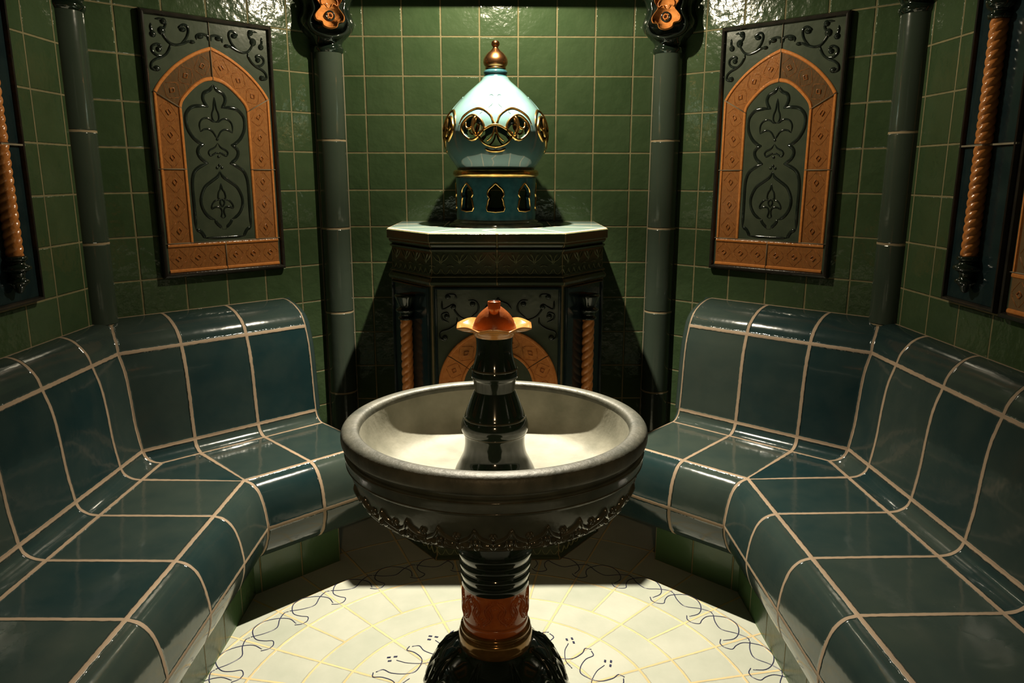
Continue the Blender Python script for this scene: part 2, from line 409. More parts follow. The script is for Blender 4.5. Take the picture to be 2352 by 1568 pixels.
def bench_strip(mb, prof, kind, side, vrow, gwid=0.0055):
    sec = bench_sections(kind)
    L = sum(sqrt((prof[i + 1][0] - prof[i][0]) ** 2 + (prof[i + 1][2] - prof[i][2]) ** 2) for i in range(len(prof) - 1))
    cm = []
    acc = 0
    for i, p in enumerate(prof):
        if i: acc += sqrt((p[0] - prof[i - 1][0]) ** 2 + (p[2] - prof[i - 1][2]) ** 2)
        cm.append(acc / L)
    fine = catmull([(*p, ) for p in prof], 4); fv = catmull([(c, 0) for c in cm], 4)
    fv = [min(max(c[0], 0), 1) for c in fv]
    for i in range(len(sec) - 1):
        (f0, u0), (f1, u1) = sec[i], sec[i + 1]
        n = 6; rows = []; uvs = []
        for (a, b, z), vv in zip(fine, fv):
            p, q = f0(a, b), f1(a, b)
            rows.append([(side * (p[0] + (q[0] - p[0]) * k / n), p[1] + (q[1] - p[1]) * k / n, z + Z0) for k in range(n + 1)])
            uvs.append([(u0 + (u1 - u0) * k / n, vrow + vv) for k in range(n + 1)])
        a, b, z = prof[len(prof) // 2]
        p, q = f0(a, b), f1(a, b); wlen = max(0.09, sqrt((p[0] - q[0]) ** 2 + (p[1] - q[1]) ** 2)) / (u1 - u0)
        mb.grid(rows if side > 0 else [r[::-1] for r in rows], uvs if side > 0 else [r[::-1] for r in uvs], (gwid / wlen, gwid / L))
def bench_end(mb, prof, side, vrow, r=0.028):
    """rounded end towards the back wall, then a flat cheek closed on the wall"""
    rows = []; n = 6; uvs = []
    for k in range(n + 1):
        ph = k / n * pi / 2
        pr = inward(prof, r * (1 - cos(ph)))
        rows.append([(side * w2p(T_END - r * sin(ph), b)[0], w2p(T_END - r * sin(ph), b)[1], z + Z0) for a, b, z in catmull(pr, 4)])
        uvs.append([(-0.02 - 0.3 * k / n, vrow + 0.5)] * len(rows[-1]))
    mb.grid(rows if side < 0 else rows[::-1], None, (0.012, 0.012))
    return rows[-1]

def make_bench(side, label):
    b = empty('tiled_bench', (side * 1.1, -1.2, 0))
    tag(b, label, 'bench', 'petrol tiled corner benches')
    def put(mbx, name, mat):
        o = mbx.build(name, mat, b); o.matrix_parent_inverse = Matrix.Translation((-side * 1.1, 1.2, 0)); return o
    mb = MB(); bench_strip(mb, crown, 'back', side, 0); bench_strip(mb, backr, 'back', side, 1)
    e = bench_end(mb, crown + backr[1:], side, 0)
    pts = e + [(side * w2p(T_END - 0.028, 0)[0], w2p(T_END - 0.028, 0)[1], -0.845 + Z0)]
    f = [mb.vert(p) for p in pts]; mb.face(f if side < 0 else f[::-1], smooth=False)
    put(mb, 'backrest', M['bench'])
    mb = MB(); bench_strip(mb, cove, 'back', side, 2); bench_strip(mb, seat, 'seat', side, 3)
    e = bench_end(mb, cove + seat[1:], side, 2, 0.012)
    zb = -1.12
    w0 = w2p(T_END - 0.012, 0)
    pts = e + [(e[-1][0], e[-1][1], zb + Z0), (side * w0[0], w0[1], zb + Z0), (side * w0[0], w0[1], -0.817 + Z0)]
    f = [mb.vert(p) for p in pts]; mb.face(f if side < 0 else f[::-1], smooth=False)
    put(mb, 'seat', M['bench'])
    mb = MB(); bench_strip(mb, nose, 'back', side, 4); bench_strip(mb, lowr, 'back', side, 5)
    e = bench_end(mb, nose + lowr[1:], side, 4, 0.012)
    f = [mb.vert(p) for p in e]; mb.face(f if side < 0 else f[::-1], smooth=False)
    # underside
    sec = bench_sections('back')
    for i in range(len(sec) - 1):
        q = []
        for (a, c) in ((0.490, 0.545), (0.40, 0.40)):
            q.append([(side * f_(a, c)[0], f_(a, c)[1], -1.125 + Z0) for f_ in (sec[i][0], sec[i + 1][0])])
        mb.grid(q if side > 0 else [r[::-1] for r in q], smooth=False)
    put(mb, 'bullnose_apron', M['bench'])
    # plinth
    mb = MB(); o3 = o2 = 0.49; T0 = 0.372
    mx = mitre(o3, o2); tm = tmit(o3, o2)
    pts = [(w2p(T0, 0.05), -0.44 / TU), (w2p(T0, o2), 0), (mx, (tm - T0) / TU), ((X3 - o3, YE + 0.02), (tm - T0 + (mx[1] - YE)) / TU)]
    for i in range(3):
        (p, u0), (q, u1) = pts[i], pts[i + 1]
        rows = [[(side * p[0], p[1], z + Z0), (side * q[0], q[1], z + Z0)] for z in (-1.12, -Z0)]
        uvs = [[(u0, z / TV + 0.93) for u0 in (u0, u1)] for z in (-1.12, -Z0)]
        mb.grid(rows if side > 0 else [r[::-1] for r in rows], uvs if side > 0 else [r[::-1] for r in uvs], (0.014, 0.014), smooth=False)
    put(mb, 'plinth', M['plinth'])
    return b
make_bench(-1, 'petrol blue tiled corner bench along the left wall')
make_bench(1, 'petrol blue tiled corner bench along the right wall')

# ------------------------------------------------------------------ columns
FLOWER = [(-0.0517, 0.70), (-0.05, 0.683), (-0.0418, 0.6709), (-0.0359, 0.6587), (-0.0498, 0.6433), (-0.0605, 0.6279), (-0.0549, 0.611), (-0.0339, 0.6049), (-0.0265, 0.5895), (0.0, 0.5819)]
def make_column(x, y, rz, r, zb, seams, name, label, group, capital=True, z_cap=0.52):
    c = empty(name, (x, y, zb + Z0), rz); tag(c, label, 'column', group)
    F = lambda z: z - zb
    mb = MB()
    lv = [zb] + [s for s in seams if s > zb] + [z_cap]
    n = 48
    for i in range(len(lv) - 1):
        z0, z1 = lv[i], lv[i + 1]
        rows = []; uvs = []
        sh = 0.5 if i % 2 else 0.42
        for k in (0, 1):
            rows.append([(r * sin(-pi + 2 * pi * j / n), -r * cos(-pi + 2 * pi * j / n), F(z0 if k == 0 else z1)) for j in range(n + 1)])
            uvs.append([(j / n * 2.0 + sh, i + k) for j in range(n + 1)])
        mb.grid(rows, uvs, (0.0028 / (pi * r), 0.0035 / (z1 - z0)))
    mb.build('shaft', M['column'], c)
    # flat backing fillets where the shaft meets the walls
    mb = MB(); box(mb, -r * 1.12, r * 1.12, 0.012, 0.05, 0.0, F(z_cap)); mb.build('backing_strip', M['groove'], c)
    mb = MB()
    for s in (-1, 1): box(mb, s * r * 1.04 - 0.003, s * r * 1.04 + 0.003, 0.006, 0.03, 0.0, F(z_cap))
    mb.build('grout_line', M['seam'], c)
    if capital:
        k = r / 0.058
        zc = z_cap
        pr = [(r * 1.02, zc - 0.008), (r * 1.10, zc), (r * 1.12, zc + 0.010), (r * 1.03, zc + 0.018), (r * 1.06, zc + 0.030), (r * 1.25, zc + 0.045)]
        pr2 = [(r * 1.25, zc + 0.045), (r * 1.62, zc + 0.075), (r * 1.72, zc + 0.105), (r * 1.50, zc + 0.145), (r * 1.62, zc + 0.175), (r * 1.95, zc + 0.200), (r * 2.0, zc + 0.215), (0.0, zc + 0.216)]
        cp = MB(); lathe([(a, F(b)) for a, b in pr], 48, mb=cp, smooth=3)
        # lobed bell: four lobes
        prs = catmull(pr2[:-1], 4)
        rows = []
        for (a, b) in prs:
            row = []
            for j in range(64):
                th = 2 * pi * j / 64
                f = 1 + 0.10 * abs(cos(2 * (th - pi / 2))) * min(1, (b - zc - 0.04) / 0.03)
                row.append((a * f * cos(th), a * f * sin(th), F(b)))
            rows.append(row)
        bb = cp.grid(rows, closed=True)
        cp.face(bb[-1])
        co = cp.build('capital', M['black'], c)
        # shield with a flower on the face
        d = r * 1.84
        fm = lambda a, b, h: (a, -(d + h) + 0.25 * a * a / r, F(b - 0.52 + zc))
        sh = MB()
        out = [(-0.052, 0.70), (-0.066, 0.6875), (-0.060, 0.6494), (-0.078, 0.6109), (-0.072, 0.5801), (-0.045, 0.562), (0, 0.553)]
        shp = out + [(-a, b) for a, b in out[::-1][1:]]
        ring = catmull([(a * k, b) for a, b in shp], 4)
        rows = [[fm(a, b, -0.02) for a, b in ring], [fm(a, b, 0.004) for a, b in ring], [fm(a * 0.93, 0.64 + (b - 0.64) * 0.95, 0.009) for a, b in ring], [fm(a * 0.86, 0.64 + (b - 0.64) * 0.9, 0.005) for a, b in ring]]
        g = sh.grid(rows, closed=False); sh.face(g[-1][::-1])
        sh.build('shield', M['groove'], co)
        fl = MB()
        pts = FLOWER + [(-a, b) for a, b in FLOWER[::-1][1:]]
        ring = catmull([(a * 0.95 * k, b) for a, b in pts], 4)
        rows = [[fm(a, b, 0.004) for a, b in ring], [fm(a, b, 0.010) for a, b in ring], [fm(a * 0.92, 0.64 + (b - 0.64) * 0.93, 0.0135) for a, b in ring]]
        g = fl.grid(rows, closed=False); fl.face(g[-1][::-1])
        cz = 0.627
        ribbon(fl, [(0.0085 * cos(t * pi / 6), cz + 0.0085 * sin(t * pi / 6)) for t in range(12)], 0.0022, 0.004, lambda a, b, h: fm(a, b, h + 0.0135), closed=True, n=2)
        for s in (-1, 1): ribbon(fl, [(s * 0.004, 0.655), (s * 0.014, 0.668), (s * 0.026, 0.662), (s * 0.03, 0.675), (s * 0.02, 0.69)], 0.0016, 0.003, lambda a, b, h: fm(a, b, h + 0.0135), n=3)
        fo = fl.build('flower', M['orange'], co)
        rg = MB(); ribbon(rg, [(0.0155 * cos(t * pi / 6), cz + 0.0155 * sin(t * pi / 6)) for t in range(12)], 0.0028, 0.002, lambda a, b, h: fm(a, b, h + 0.0132), closed=True, n=2)
        blob(rg, 0, cz, 0.003, 0.003, 0.003, lambda a, b, h: fm(a, b, h + 0.0135))
        rg.build('dark_ring', M['groove'], co)
        # scroll at the neck under the shield
        nk = MB()
        fn = lambda a, b, h: (a, -(r * 1.2 + (b - zc) * 0.45 + h) + 0.5 * a * a / r, F(b))
        ribbon(nk, [(-0.045, zc + 0.052), (-0.03, zc + 0.04), (0, zc + 0.034), (0.03, zc + 0.04), (0.045, zc + 0.052)], 0.004, 0.005, fn)
        nk.build('neck_moulding', M['black'], co)
    return c
c = make_column(-0.651, -0.050, radians(21), 0.0560, -Z0, (-1.16, -0.823, -0.4855, -0.148, 0.190), 'corner_column', 'grey green tiled corner column left of the domed lantern, orange flower on its capital', 'corner columns')
c2 = make_column(0.659, -0.050, radians(-21), 0.0560, -Z0, (-1.16, -0.823, -0.4855, -0.148, 0.190), 'corner_column', 'grey green tiled corner column right of the domed lantern, orange flower on its capital', 'corner columns')
make_column(-1.310, -0.668, radians(67), 0.064, -0.42, (-0.155, 0.1895), 'corner_column', 'tiled corner column rising from the left bench', 'corner columns', z_cap=0.545)
make_column(1.297, -0.668, -radians(67), 0.061, -0.42, (-0.155, 0.1895), 'corner_column', 'tiled corner column rising from the right bench', 'corner columns', z_cap=0.545)

# ------------------------------------------------------------------ arched relief panels
PZ0, PZ1 = -0.2915, 0.583
def F3(a, b, h): return (a, -h, b)                   # panel plane: a right, b up, h out of the wall
AO = [(0.0, 0.4885), (0.032, 0.4770), (0.0762, 0.4545), (0.1228, 0.4227), (0.158, 0.390), (0.1856, 0.358), (0.203, 0.331)]
AI = [(0.0, 0.3785), (0.0318, 0.3714), (0.0636, 0.3505), (0.0939, 0.3209), (0.1110, 0.2985), (0.1157, 0.2807)]
CART = [[(-0.0, 0.3640), (-0.0135, 0.3463), (-0.034, 0.3353), (-0.0396, 0.3177), (-0.0330, 0.2993), (-0.0230, 0.2890)],
        [(-0.0230, 0.2890), (-0.0513, 0.2914), (-0.0808, 0.2858), (-0.1000, 0.2668), (-0.1050, 0.2449), (-0.1010, 0.2152), (-0.0856, 0.1869), (-0.0661, 0.1697), (-0.0480, 0.1631)],
        [(-0.0480, 0.1631), (-0.065, 0.1549), (-0.0728, 0.1403), (-0.0687, 0.1235), (-0.0576, 0.1103), (-0.0386, 0.0989)],
        [(-0.0386, 0.0989), (-0.0642, 0.0898), (-0.0874, 0.0731), (-0.0982, 0.0504), (-0.1019, 0.0161), (-0.1015, -0.0413), (-0.1015, -0.0994), (-0.1015, -0.1295)],
        [(-0.1015, -0.1295), (-0.0867, -0.1356), (-0.0773, -0.1487), (-0.0720, -0.1601)]]
FINE = [[(-0.001, 0.3225), (-0.003, 0.3012), (-0.0057, 0.2835), (-0.0112, 0.2695), (-0.012, 0.2552), (-0.0077, 0.2442), (0.0, 0.241)],
        [(0.0, 0.2387), (-0.0124, 0.243), (-0.0184, 0.2475), (-0.0326, 0.2525), (-0.0498, 0.2461), (-0.0586, 0.2301), (-0.0573, 0.2046)],
        [(-0.0573, 0.2046), (-0.0454, 0.2131), (-0.0297, 0.2155), (-0.0154, 0.2084), (-0.0066, 0.1954), (-0.001, 0.1844)],
        [(-0.0007, 0.1681), (-0.0111, 0.1537), (-0.0282, 0.1449), (-0.0347, 0.1359), (-0.0287, 0.1254), (-0.0172, 0.13), (-0.0077, 0.1354), (0.0, 0.1316)],
        [(0.0, 0.0303), (-0.0039, 0.0098), (-0.0109, -0.0016), (-0.0135, -0.0203), (-0.0072, -0.024)],
        [(-0.0088, -0.0296), (-0.0248, -0.03), (-0.0371, -0.0435), (-0.0389, -0.0569), (-0.0251, -0.0527), (-0.0109, -0.0542), (-0.0042, -0.0633), (-0.0043, -0.0747), (-0.0072, -0.0862), (0.0, -0.0935)],
        [(-0.0001, -0.0238), (-0.0082, -0.0371), (0.0, -0.0539)]]
OGEE = [(-0.0, 0.0728), (-0.0093, 0.0543), (-0.032, 0.0375), (-0.0587, 0.0166), (-0.0746, -0.0178), (-0.0744, -0.0483), (-0.0622, -0.0748), (-0.0467, -0.0895), (-0.0319, -0.0966)]
OGEE2 = [(-0.0319, -0.0966), (-0.0248, -0.1097), (-0.0138, -0.1207), (-0.0085, -0.1229)]
SCROLL = [[(0.0513, 0.4985), (0.073, 0.4975), (0.0909, 0.4889), (0.1141, 0.4824), (0.1334, 0.4856), (0.1462, 0.4973), (0.1571, 0.5143), (0.1628, 0.5266)],
          [(0.094, 0.535), (0.0993, 0.5395), (0.0857, 0.549), (0.0733, 0.5453), (0.0703, 0.5297), (0.0793, 0.5074), (0.0995, 0.488)],
          [(0.1349, 0.4841), (0.136, 0.4722), (0.1475, 0.4526), (0.1652, 0.439), (0.1852, 0.4305), (0.1985, 0.4188), (0.2013, 0.4029), (0.1882, 0.3975), (0.1781, 0.4036)],
          [(0.1621, 0.4432), (0.1812, 0.444), (0.1937, 0.4558), (0.1924, 0.4702), (0.1781, 0.4782), (0.1662, 0.4742), (0.1701, 0.4608)],
          [(0.1943, 0.5074), (0.1807, 0.509), (0.1904, 0.5207), (0.1912, 0.5412)],
          [(0.1764, 0.5559), (0.1546, 0.5574), (0.1443, 0.5496), (0.1455, 0.5365), (0.1576, 0.5233)],
          [(0.0051, 0.5077), (0.0053, 0.5225), (0.0241, 0.5271), (0.0422, 0.521), (0.0449, 0.506)]]
BLOBS = [(0.089, 0.534, 0.011, 0.008), (0.158, 0.522, 0.012, 0.013), (0.150, 0.552, 0.010, 0.010), (0.187, 0.508, 0.010, 0.010), (0.172, 0.463, 0.009, 0.009), (0.184, 0.402, 0.011, 0.009), (0.032, 0.519, 0.012, 0.008), (0.060, 0.498, 0.010, 0.006)]

def strip(mb, inner, outer, n=20, h0=0.006, h1=0.012, fm=F3):
    """moulded band between two lines of equal count"""
    prof = [(0.0, 0.0), (0.0, h1), (0.03, h1 + 0.002), (0.09, h1 + 0.002), (0.12, h0 + 0.004), (0.15, h0 + 0.004), (0.85, h0 + 0.004), (0.88, h0 + 0.004), (0.91, h1 + 0.002), (0.97, h1 + 0.002), (1.0, h1), (1.0, 0.0)]
    rows = [[fm(i[0] + (o[0] - i[0]) * w, i[1] + (o[1] - i[1]) * w, h) for w, h in prof] for i, o in zip(inner, outer)]
    b = mb.grid(rows, smooth=False)
    mb.face(b[0][::-1], smooth=False); mb.face(b[-1], smooth=False)
def resample(P, n):
    d = [0]
    for i in range(1, len(P)): d.append(d[-1] + sqrt((P[i][0] - P[i - 1][0]) ** 2 + (P[i][1] - P[i - 1][1]) ** 2))
    out = []
    for k in range(n + 1):
        t = d[-1] * k / n; i = 1
        while i < len(P) - 1 and d[i] < t: i += 1
        f = (t - d[i - 1]) / (d[i] - d[i - 1]); out.append((P[i - 1][0] + (P[i][0] - P[i - 1][0]) * f, P[i - 1][1] + (P[i][1] - P[i - 1][1]) * f))
    return out
def lattice(mb, inner, outer, cells, fm=F3, h=0.0105, w=0.0017, hh=0.0030, phase=0.0):
    """diamonds, crosses and little flowers laid along a band"""
    n = len(inner) - 1
    def g(s, t):
        s = min(max(s, 0), 1) * n; i = min(int(s), n - 1); f = s - i
        a = [inner[i][k] + (inner[i + 1][k] - inner[i][k]) * f for k in (0, 1)]; b = [outer[i][k] + (outer[i + 1][k] - outer[i][k]) * f for k in (0, 1)]
        q = 0.16 + 0.68 * t
        return (a[0] + (b[0] - a[0]) * q, a[1] + (b[1] - a[1]) * q)
    fh = lambda a, b, x: fm(a, b, x + h - 0.0005)
    for c in range(cells):
        s0, s1 = c / cells, (c + 1) / cells; sm = (s0 + s1) / 2; d = (s1 - s0)
        for P in ([(s0 + 0.12 * d, 0.38), (sm - 0.05 * d, 0.04)], [(s0 + 0.12 * d, 0.62), (sm - 0.05 * d, 0.96)], [(s1 - 0.12 * d, 0.38), (sm + 0.05 * d, 0.04)], [(s1 - 0.12 * d, 0.62), (sm + 0.05 * d, 0.96)]):
            ribbon(mb, [g(*p) for p in P], w, hh, fh, sharp=True)
        ribbon(mb, [g(sm + 0.14 * d * cos(t), 0.5 + 0.13 * sin(t)) for t in (0, pi / 2, pi, 3 * pi / 2)], w * 0.9, hh, fh, closed=True, n=1, sharp=True)
        for e, sg in ((s0, 1), (s1, -1)):
            for tt in (0.38, 0.5, 0.62):
                p = g(e + sg * 0.16 * d, tt); q = g(e + sg * 0.07 * d, 0.5 + (tt - 0.5) * 0.4)
                ribbon(mb, [p, q], w * 0.9, hh, fh, sharp=True)
def rect_frame(mb, x0, x1, z0, z1, w, h, fm=F3, base=0.0):
    def ring(d, hh): return [fm(x0 + d, z0 + d, hh), fm(x1 - d, z0 + d, hh), fm(x1 - d, z1 - d, hh), fm(x0 + d, z1 - d, hh)]
    rows = [ring(0, base), ring(0, h * 0.6), ring(w * 0.2, h * 0.92), ring(w * 0.5, h), ring(w * 0.8, h * 0.92), ring(w, h * 0.6), ring(w, base)]
    mb.grid(rows, closed=True, smooth=False)

def arch_panel(loc, rz, label):
    p = empty('arched_tile_relief', loc, rz); tag(p, label, 'relief panel', 'arched orange and green relief panels')
    mb = MB(); rect_frame(mb, -0.228, 0.228, PZ0, PZ1, 0.016, 0.022); mb.build('frame', M['rim_dark'], p)
    mb = MB(); box(mb, -0.214, 0.214, -0.010, 0.0, PZ0 + 0.012, PZ1 - 0.012); bg = mb.build('background', M['panel'], p)
    # spandrel scrolls
    mb = MB()
    fh = lambda a, b, h: F3(a, b, h + 0.0095)
    for S in SCROLL:
        for q in (S, mirror(S)): ribbon(mb, q, 0.0046, 0.0050, fh)
    for a, b, ra, rb in BLOBS:
        for s in (-1, 1): blob(mb, s * a, b, ra * 1.1, rb * 1.1, 0.008, fh)
    mb.build('scrollwork', M['groove'], bg)
    # centre field with cartouche
    mb = MB()
    for S in CART:
        for q in (S, mirror(S)): ribbon(mb, q, 0.0066, 0.0034, fh)
    ribbon(mb, [(-0.0720, -0.1601), (0.0, -0.1610), (0.0720, -0.1601)], 0.0045, 0.003, fh)
    for S in (OGEE, OGEE2):
        for q in (S, mirror(S)): ribbon(mb, q, 0.0060, 0.0034, fh)
    for S in FINE:
        for q in (S, mirror(S)): ribbon(mb, q, 0.0034, 0.0032, fh)
    for a, b in ((0, 0.1818), (0, 0.1224), (-0.0088, 0.0839), (0.0088, 0.0839), (0, 0.0925)): blob(mb, a, b, 0.0055, 0.0055, 0.004, fh)
    for s in (-1, 1): ribbon(mb, [(s * 0.008, -0.1229), (s * 0.007, -0.131)], 0.002, 0.003, fh, sharp=True)
    ribbon(mb, [(-0.008, -0.132), (0.008, -0.132)], 0.002, 0.003, fh, sharp=True)
    mb.build('cartouche', M['groove'], bg)
    # orange tiles: two voussoirs, four jamb tiles, two sill tiles
    n = 16
    ao = resample(catmull(AO, 5), n); ai = resample(catmull(AI, 5), n)
    for s in (-1, 1):
        o = [(s * a, b) for a, b in ao]; i = [(s * a, b) for a, b in ai]
        # keep a grout gap at both ends
        sh = 0.0015
        o = [(o[k][0] + (s * sh if k == 0 else 0), o[k][1]) for k in range(n + 1)]; i = [(i[k][0] + (s * sh if k == 0 else 0), i[k][1]) for k in range(n + 1)]
        mb = MB(); strip(mb, i, o) if s < 0 else strip(mb, i[::-1], o[::-1])
        t = mb.build('arch_tile', M['orange'], p)
        mb = MB(); lattice(mb, i, o, 3); mb.build('relief', M['orange_dark'], t)
        for (zt_o, zt_i, zb) in ((0.3275, 0.2785, 0.0795), (0.0765, 0.0765, -0.1725)):
            o = [(s * (0.2045 + (0.0 if k else 0.0)), zt_o + (zb - zt_o) * k / 10) for k in range(11)]
            i = [(s * 0.1157, zt_i + (zb - zt_i) * k / 10) for k in range(11)]
            mb = MB(); strip(mb, i, o) if s < 0 else strip(mb, i[::-1], o[::-1])
            t = mb.build('jamb_tile', M['orange'], p)
            mb = MB(); lattice(mb, i, o, 3); mb.build('relief', M['orange_dark'], t)
        o = [(s * (0.0015 + 0.203 * k / 12), PZ0 + 0.0155) for k in range(13)]; i = [(s * (0.0015 + 0.203 * k / 12), -0.1755) for k in range(13)]
        mb = MB(); strip(mb, i, o) if s > 0 else strip(mb, i[::-1], o[::-1])
        t = mb.build('sill_tile', M['orange'], p)
        mb = MB(); lattice(mb, i, o, 3); mb.build('relief', M['orange_dark'], t)
    # grout between the orange tiles
    def gl(P):
        mb = MB(); ribbon(mb, P, 0.0022, 0.0150, F3, sharp=True, taper=False); mb.build('grout_line', M['seam'], p)
    gl([(0, 0.3785), (0, 0.4885)]); gl([(0, 0.4885), (0, PZ1 - 0.012)]) ; gl([(0, -0.1755), (0, PZ0 + 0.012)])
    for s in (-1, 1):
        gl([(s * 0.1157, 0.2795), (s * 0.2045, 0.3290)]); gl([(s * 0.1157, 0.078), (s * 0.222, 0.078)]); gl([(s * 0.1157, -0.174), (s * 0.222, -0.174)])
    gl([(-0.116, -0.174), (0.116, -0.174)])
    return p

def on_w2(side, t): return (side * (X1 + t * CA), -t * SA)
x, y = on_w2(-1, 0.490)
pan = arch_panel((x, y, Z0), A, 'orange arched relief panel on the diagonal wall left of the centre')
def panel_copy(loc, rz, label):
    c = copy_tree(pan); c.location = loc; c.rotation_euler = (0, 0, rz); c['label'] = label
x, y = on_w2(1, 0.490)
panel_copy((x, y, Z0), -A, 'orange arched relief panel on the diagonal wall right of the centre')
panel_copy((X3, -1.468, Z0), -pi / 2, 'orange arched relief panel cut off by the right edge, beside a twisted column')
panel_copy((-X3, -1.468, Z0), pi / 2, 'orange arched relief panel on the near left side wall')

# twisted column on a dark panel
def twist_mesh(r, z0, z1, pitch, strands=3, cx=0.0, cy=0.0, nz=None, lean=1):
    mb = MB(); n = 40; nz = nz or int((z1 - z0) / 0.0018)
    rows = []
    for k in range(nz + 1):
        z = z0 + (z1 - z0) * k / nz
        row = []
        for j in range(n):
            th = 2 * pi * j / n
            ph = strands * th + lean * 2 * pi * z / pitch
            rr = r * (0.80 + 0.20 * abs(sin(ph / 2)) ** 0.7)
            row.append((cx + rr * cos(th), cy + rr * sin(th), z))
        rows.append(row)
    b = mb.grid(rows, closed=True); mb.face(b[0][::-1]); mb.face(b[-1])
    return mb
def column_panel(loc, rz, label):
    p = empty('twisted_column_relief', loc, rz); tag(p, label, 'column panel', 'dark panels with an orange twisted column')
    hw = 0.118
    mb = MB(); rect_frame(mb, -hw, hw, PZ0 + 0.006, PZ1, 0.012, 0.026); mb.build('frame', M['rim_dark'], p)
    for z0, z1 in ((PZ0 + 0.016, 0.1345), (0.1385, PZ1 - 0.010)):
        mb = MB(); box(mb, -hw + 0.010, hw - 0.010, -0.014, 0.0, z0, z1, bev=0.004); mb.build('backing_tile', M['navy'], p)
    mb = MB(); box(mb, -hw, hw, -0.0235, 0.0, 0.1342, 0.1388); mb.build('grout_joint', M['seam'], p)
    for z0, z1 in ((-0.150, 0.1335), (0.1395, 0.440)):
        twist_mesh(0.0215, z0, z1, 0.022, cy=-0.030, lean=-1).build('twisted_shaft', M['orange'], p)
    mb = lathe([(0.018, -0.150), (0.027, -0.152), (0.028, -0.160), (0.021, -0.166), (0.024, -0.172), (0.034, -0.178), (0.034, -0.186), (0.021, -0.194), (0.017, -0.208), (0.026, -0.214), (0.026, -0.221), (0.016, -0.230), (0.008, -0.246), (0.0, -0.250)], 32, (0, -0.030), 3)
    mb.build('column_foot', M['black'], p)
    mb = lathe([(0.018, 0.440), (0.027, 0.442), (0.028, 0.452), (0.021, 0.458), (0.033, 0.470), (0.036, 0.486), (0.025, 0.500), (0.034, 0.515), (0.038, 0.540), (0.0, 0.545)], 32, (0, -0.030), 3)
    mb.build('capital', M['black'], p)
    return p
cp_ = column_panel((X3, -1.110, Z0), -pi / 2, 'dark panel with orange twisted column at the right edge')
c = copy_tree(cp_); c.location = (-X3, -1.110, Z0); c.rotation_euler = (0, 0, pi / 2); c['label'] = 'dark panel with orange twisted column at the left edge'
# ------------------------------------------------------------------ pedestal under the lantern
YA = -0.618
PLAN = [(-0.395, 0.0), (-0.395, -0.392), (-0.226, YA), (0.226, YA), (0.395, -0.392), (0.395, 0.0)]
def plan_inset(d):
    out = []
    P = PLAN
    n = len(P)
    lines = []
    for i in range(n - 1):
        dx, dy = P[i + 1][0] - P[i][0], P[i + 1][1] - P[i][1]; L = sqrt(dx * dx + dy * dy)
        nx, ny = -dy / L, dx / L       # inward normal (plan runs anticlockwise seen from above)
        lines.append((P[i][0] + nx * d, P[i][1] + ny * d, dx / L, dy / L))
    out.append((lines[0][0], 0.0))
    for i in range(n - 2):
        a, b = lines[i], lines[i + 1]
        det = a[2] * b[3] - a[3] * b[2]
        t = ((b[0] - a[0]) * b[3] - (b[1] - a[1]) * b[2]) / det
        out.append((a[0] + a[2] * t, a[1] + a[3] * t))
    out.append((lines[-1][0], 0.0))
    return out
USEG = [0, 2, 3, 5, 6, 8]
def polylathe(prof, rowv, gwv=0.0030, smooth=False, cap=False):
    mb = MB()
    pr = prof
    rows = [plan_inset(d) for d, z in pr]
    L = sum(sqrt((pr[i + 1][0] - pr[i][0]) ** 2 + (pr[i + 1][1] - pr[i][1]) ** 2) for i in range(len(pr) - 1))
    for f in range(5):
        r = [[(*rows[k][f], pr[k][1] + Z0), (*rows[k][f + 1], pr[k][1] + Z0)] for k in range(len(pr))]
        seg = sqrt((PLAN[f + 1][0] - PLAN[f][0]) ** 2 + (PLAN[f + 1][1] - PLAN[f][1]) ** 2) / (USEG[f + 1] - USEG[f])
        acc = 0; vv = []
        for k in range(len(pr)):
            if k: acc += sqrt((pr[k][0] - pr[k - 1][0]) ** 2 + (pr[k][1] - pr[k - 1][1]) ** 2)
            vv.append(rowv + acc / L)
        uvs = [[(USEG[f], v), (USEG[f + 1], v)] for v in vv]
        mb.grid(r, uvs, (gwv / seg, min(0.2, gwv / L)), smooth=False)
    if cap:
        i = [mb.vert((x, y, pr[-1][1] + Z0)) for x, y in rows[-1]]; mb.face(i, smooth=False)
    return mb
ped = empty('tiled_pedestal', (0, -0.3, 0)); tag(ped, 'dark olive half octagonal tiled pedestal against the back wall, carrying the domed lantern', 'pedestal')
PI = Matrix.Translation((0, 0.3, 0))
def pput(mb, name, mat, par=None):
    o = mb.build(name, mat, par or ped)
    if par is None: o.matrix_parent_inverse = PI
    return o
mb = polylathe([(0.002, -0.160), (0.0, -0.157), (0.0, -0.130), (0.003, -0.1255)], 0); pput(mb, 'slab_edge', M['altar'])
mb = polylathe([(0.003, -0.1255), (0.006, -0.124), (0.20, -0.124)], 1, 0.0045, cap=True); pput(mb, 'top_slab', M['slab'])
mb = polylathe([(0.020, -0.178), (0.012, -0.175), (0.006, -0.167), (0.006, -0.160), (0.004, -0.159)], 2, 0.0025); pput(mb, 'cornice_moulding', M['altar'])
mb = polylathe([(0.006, -0.272), (0.012, -0.266), (0.016, -0.262), (0.016, -0.190), (0.010, -0.187), (0.008, -0.182), (0.020, -0.178)], 3, 0.0025); frieze = pput(mb, 'frieze', M['altar'])
mb = polylathe([(0.010, -0.302), (0.004, -0.298), (0.002, -0.290), (0.008, -0.282), (0.014, -0.276), (0.006, -0.272)], 4, 0.0025); pput(mb, 'lower_moulding', M['altar'])
mb = polylathe([(0.012, -1.175), (0.012, -0.302)], 5, 0.004); pput(mb, 'body', M['altar'])
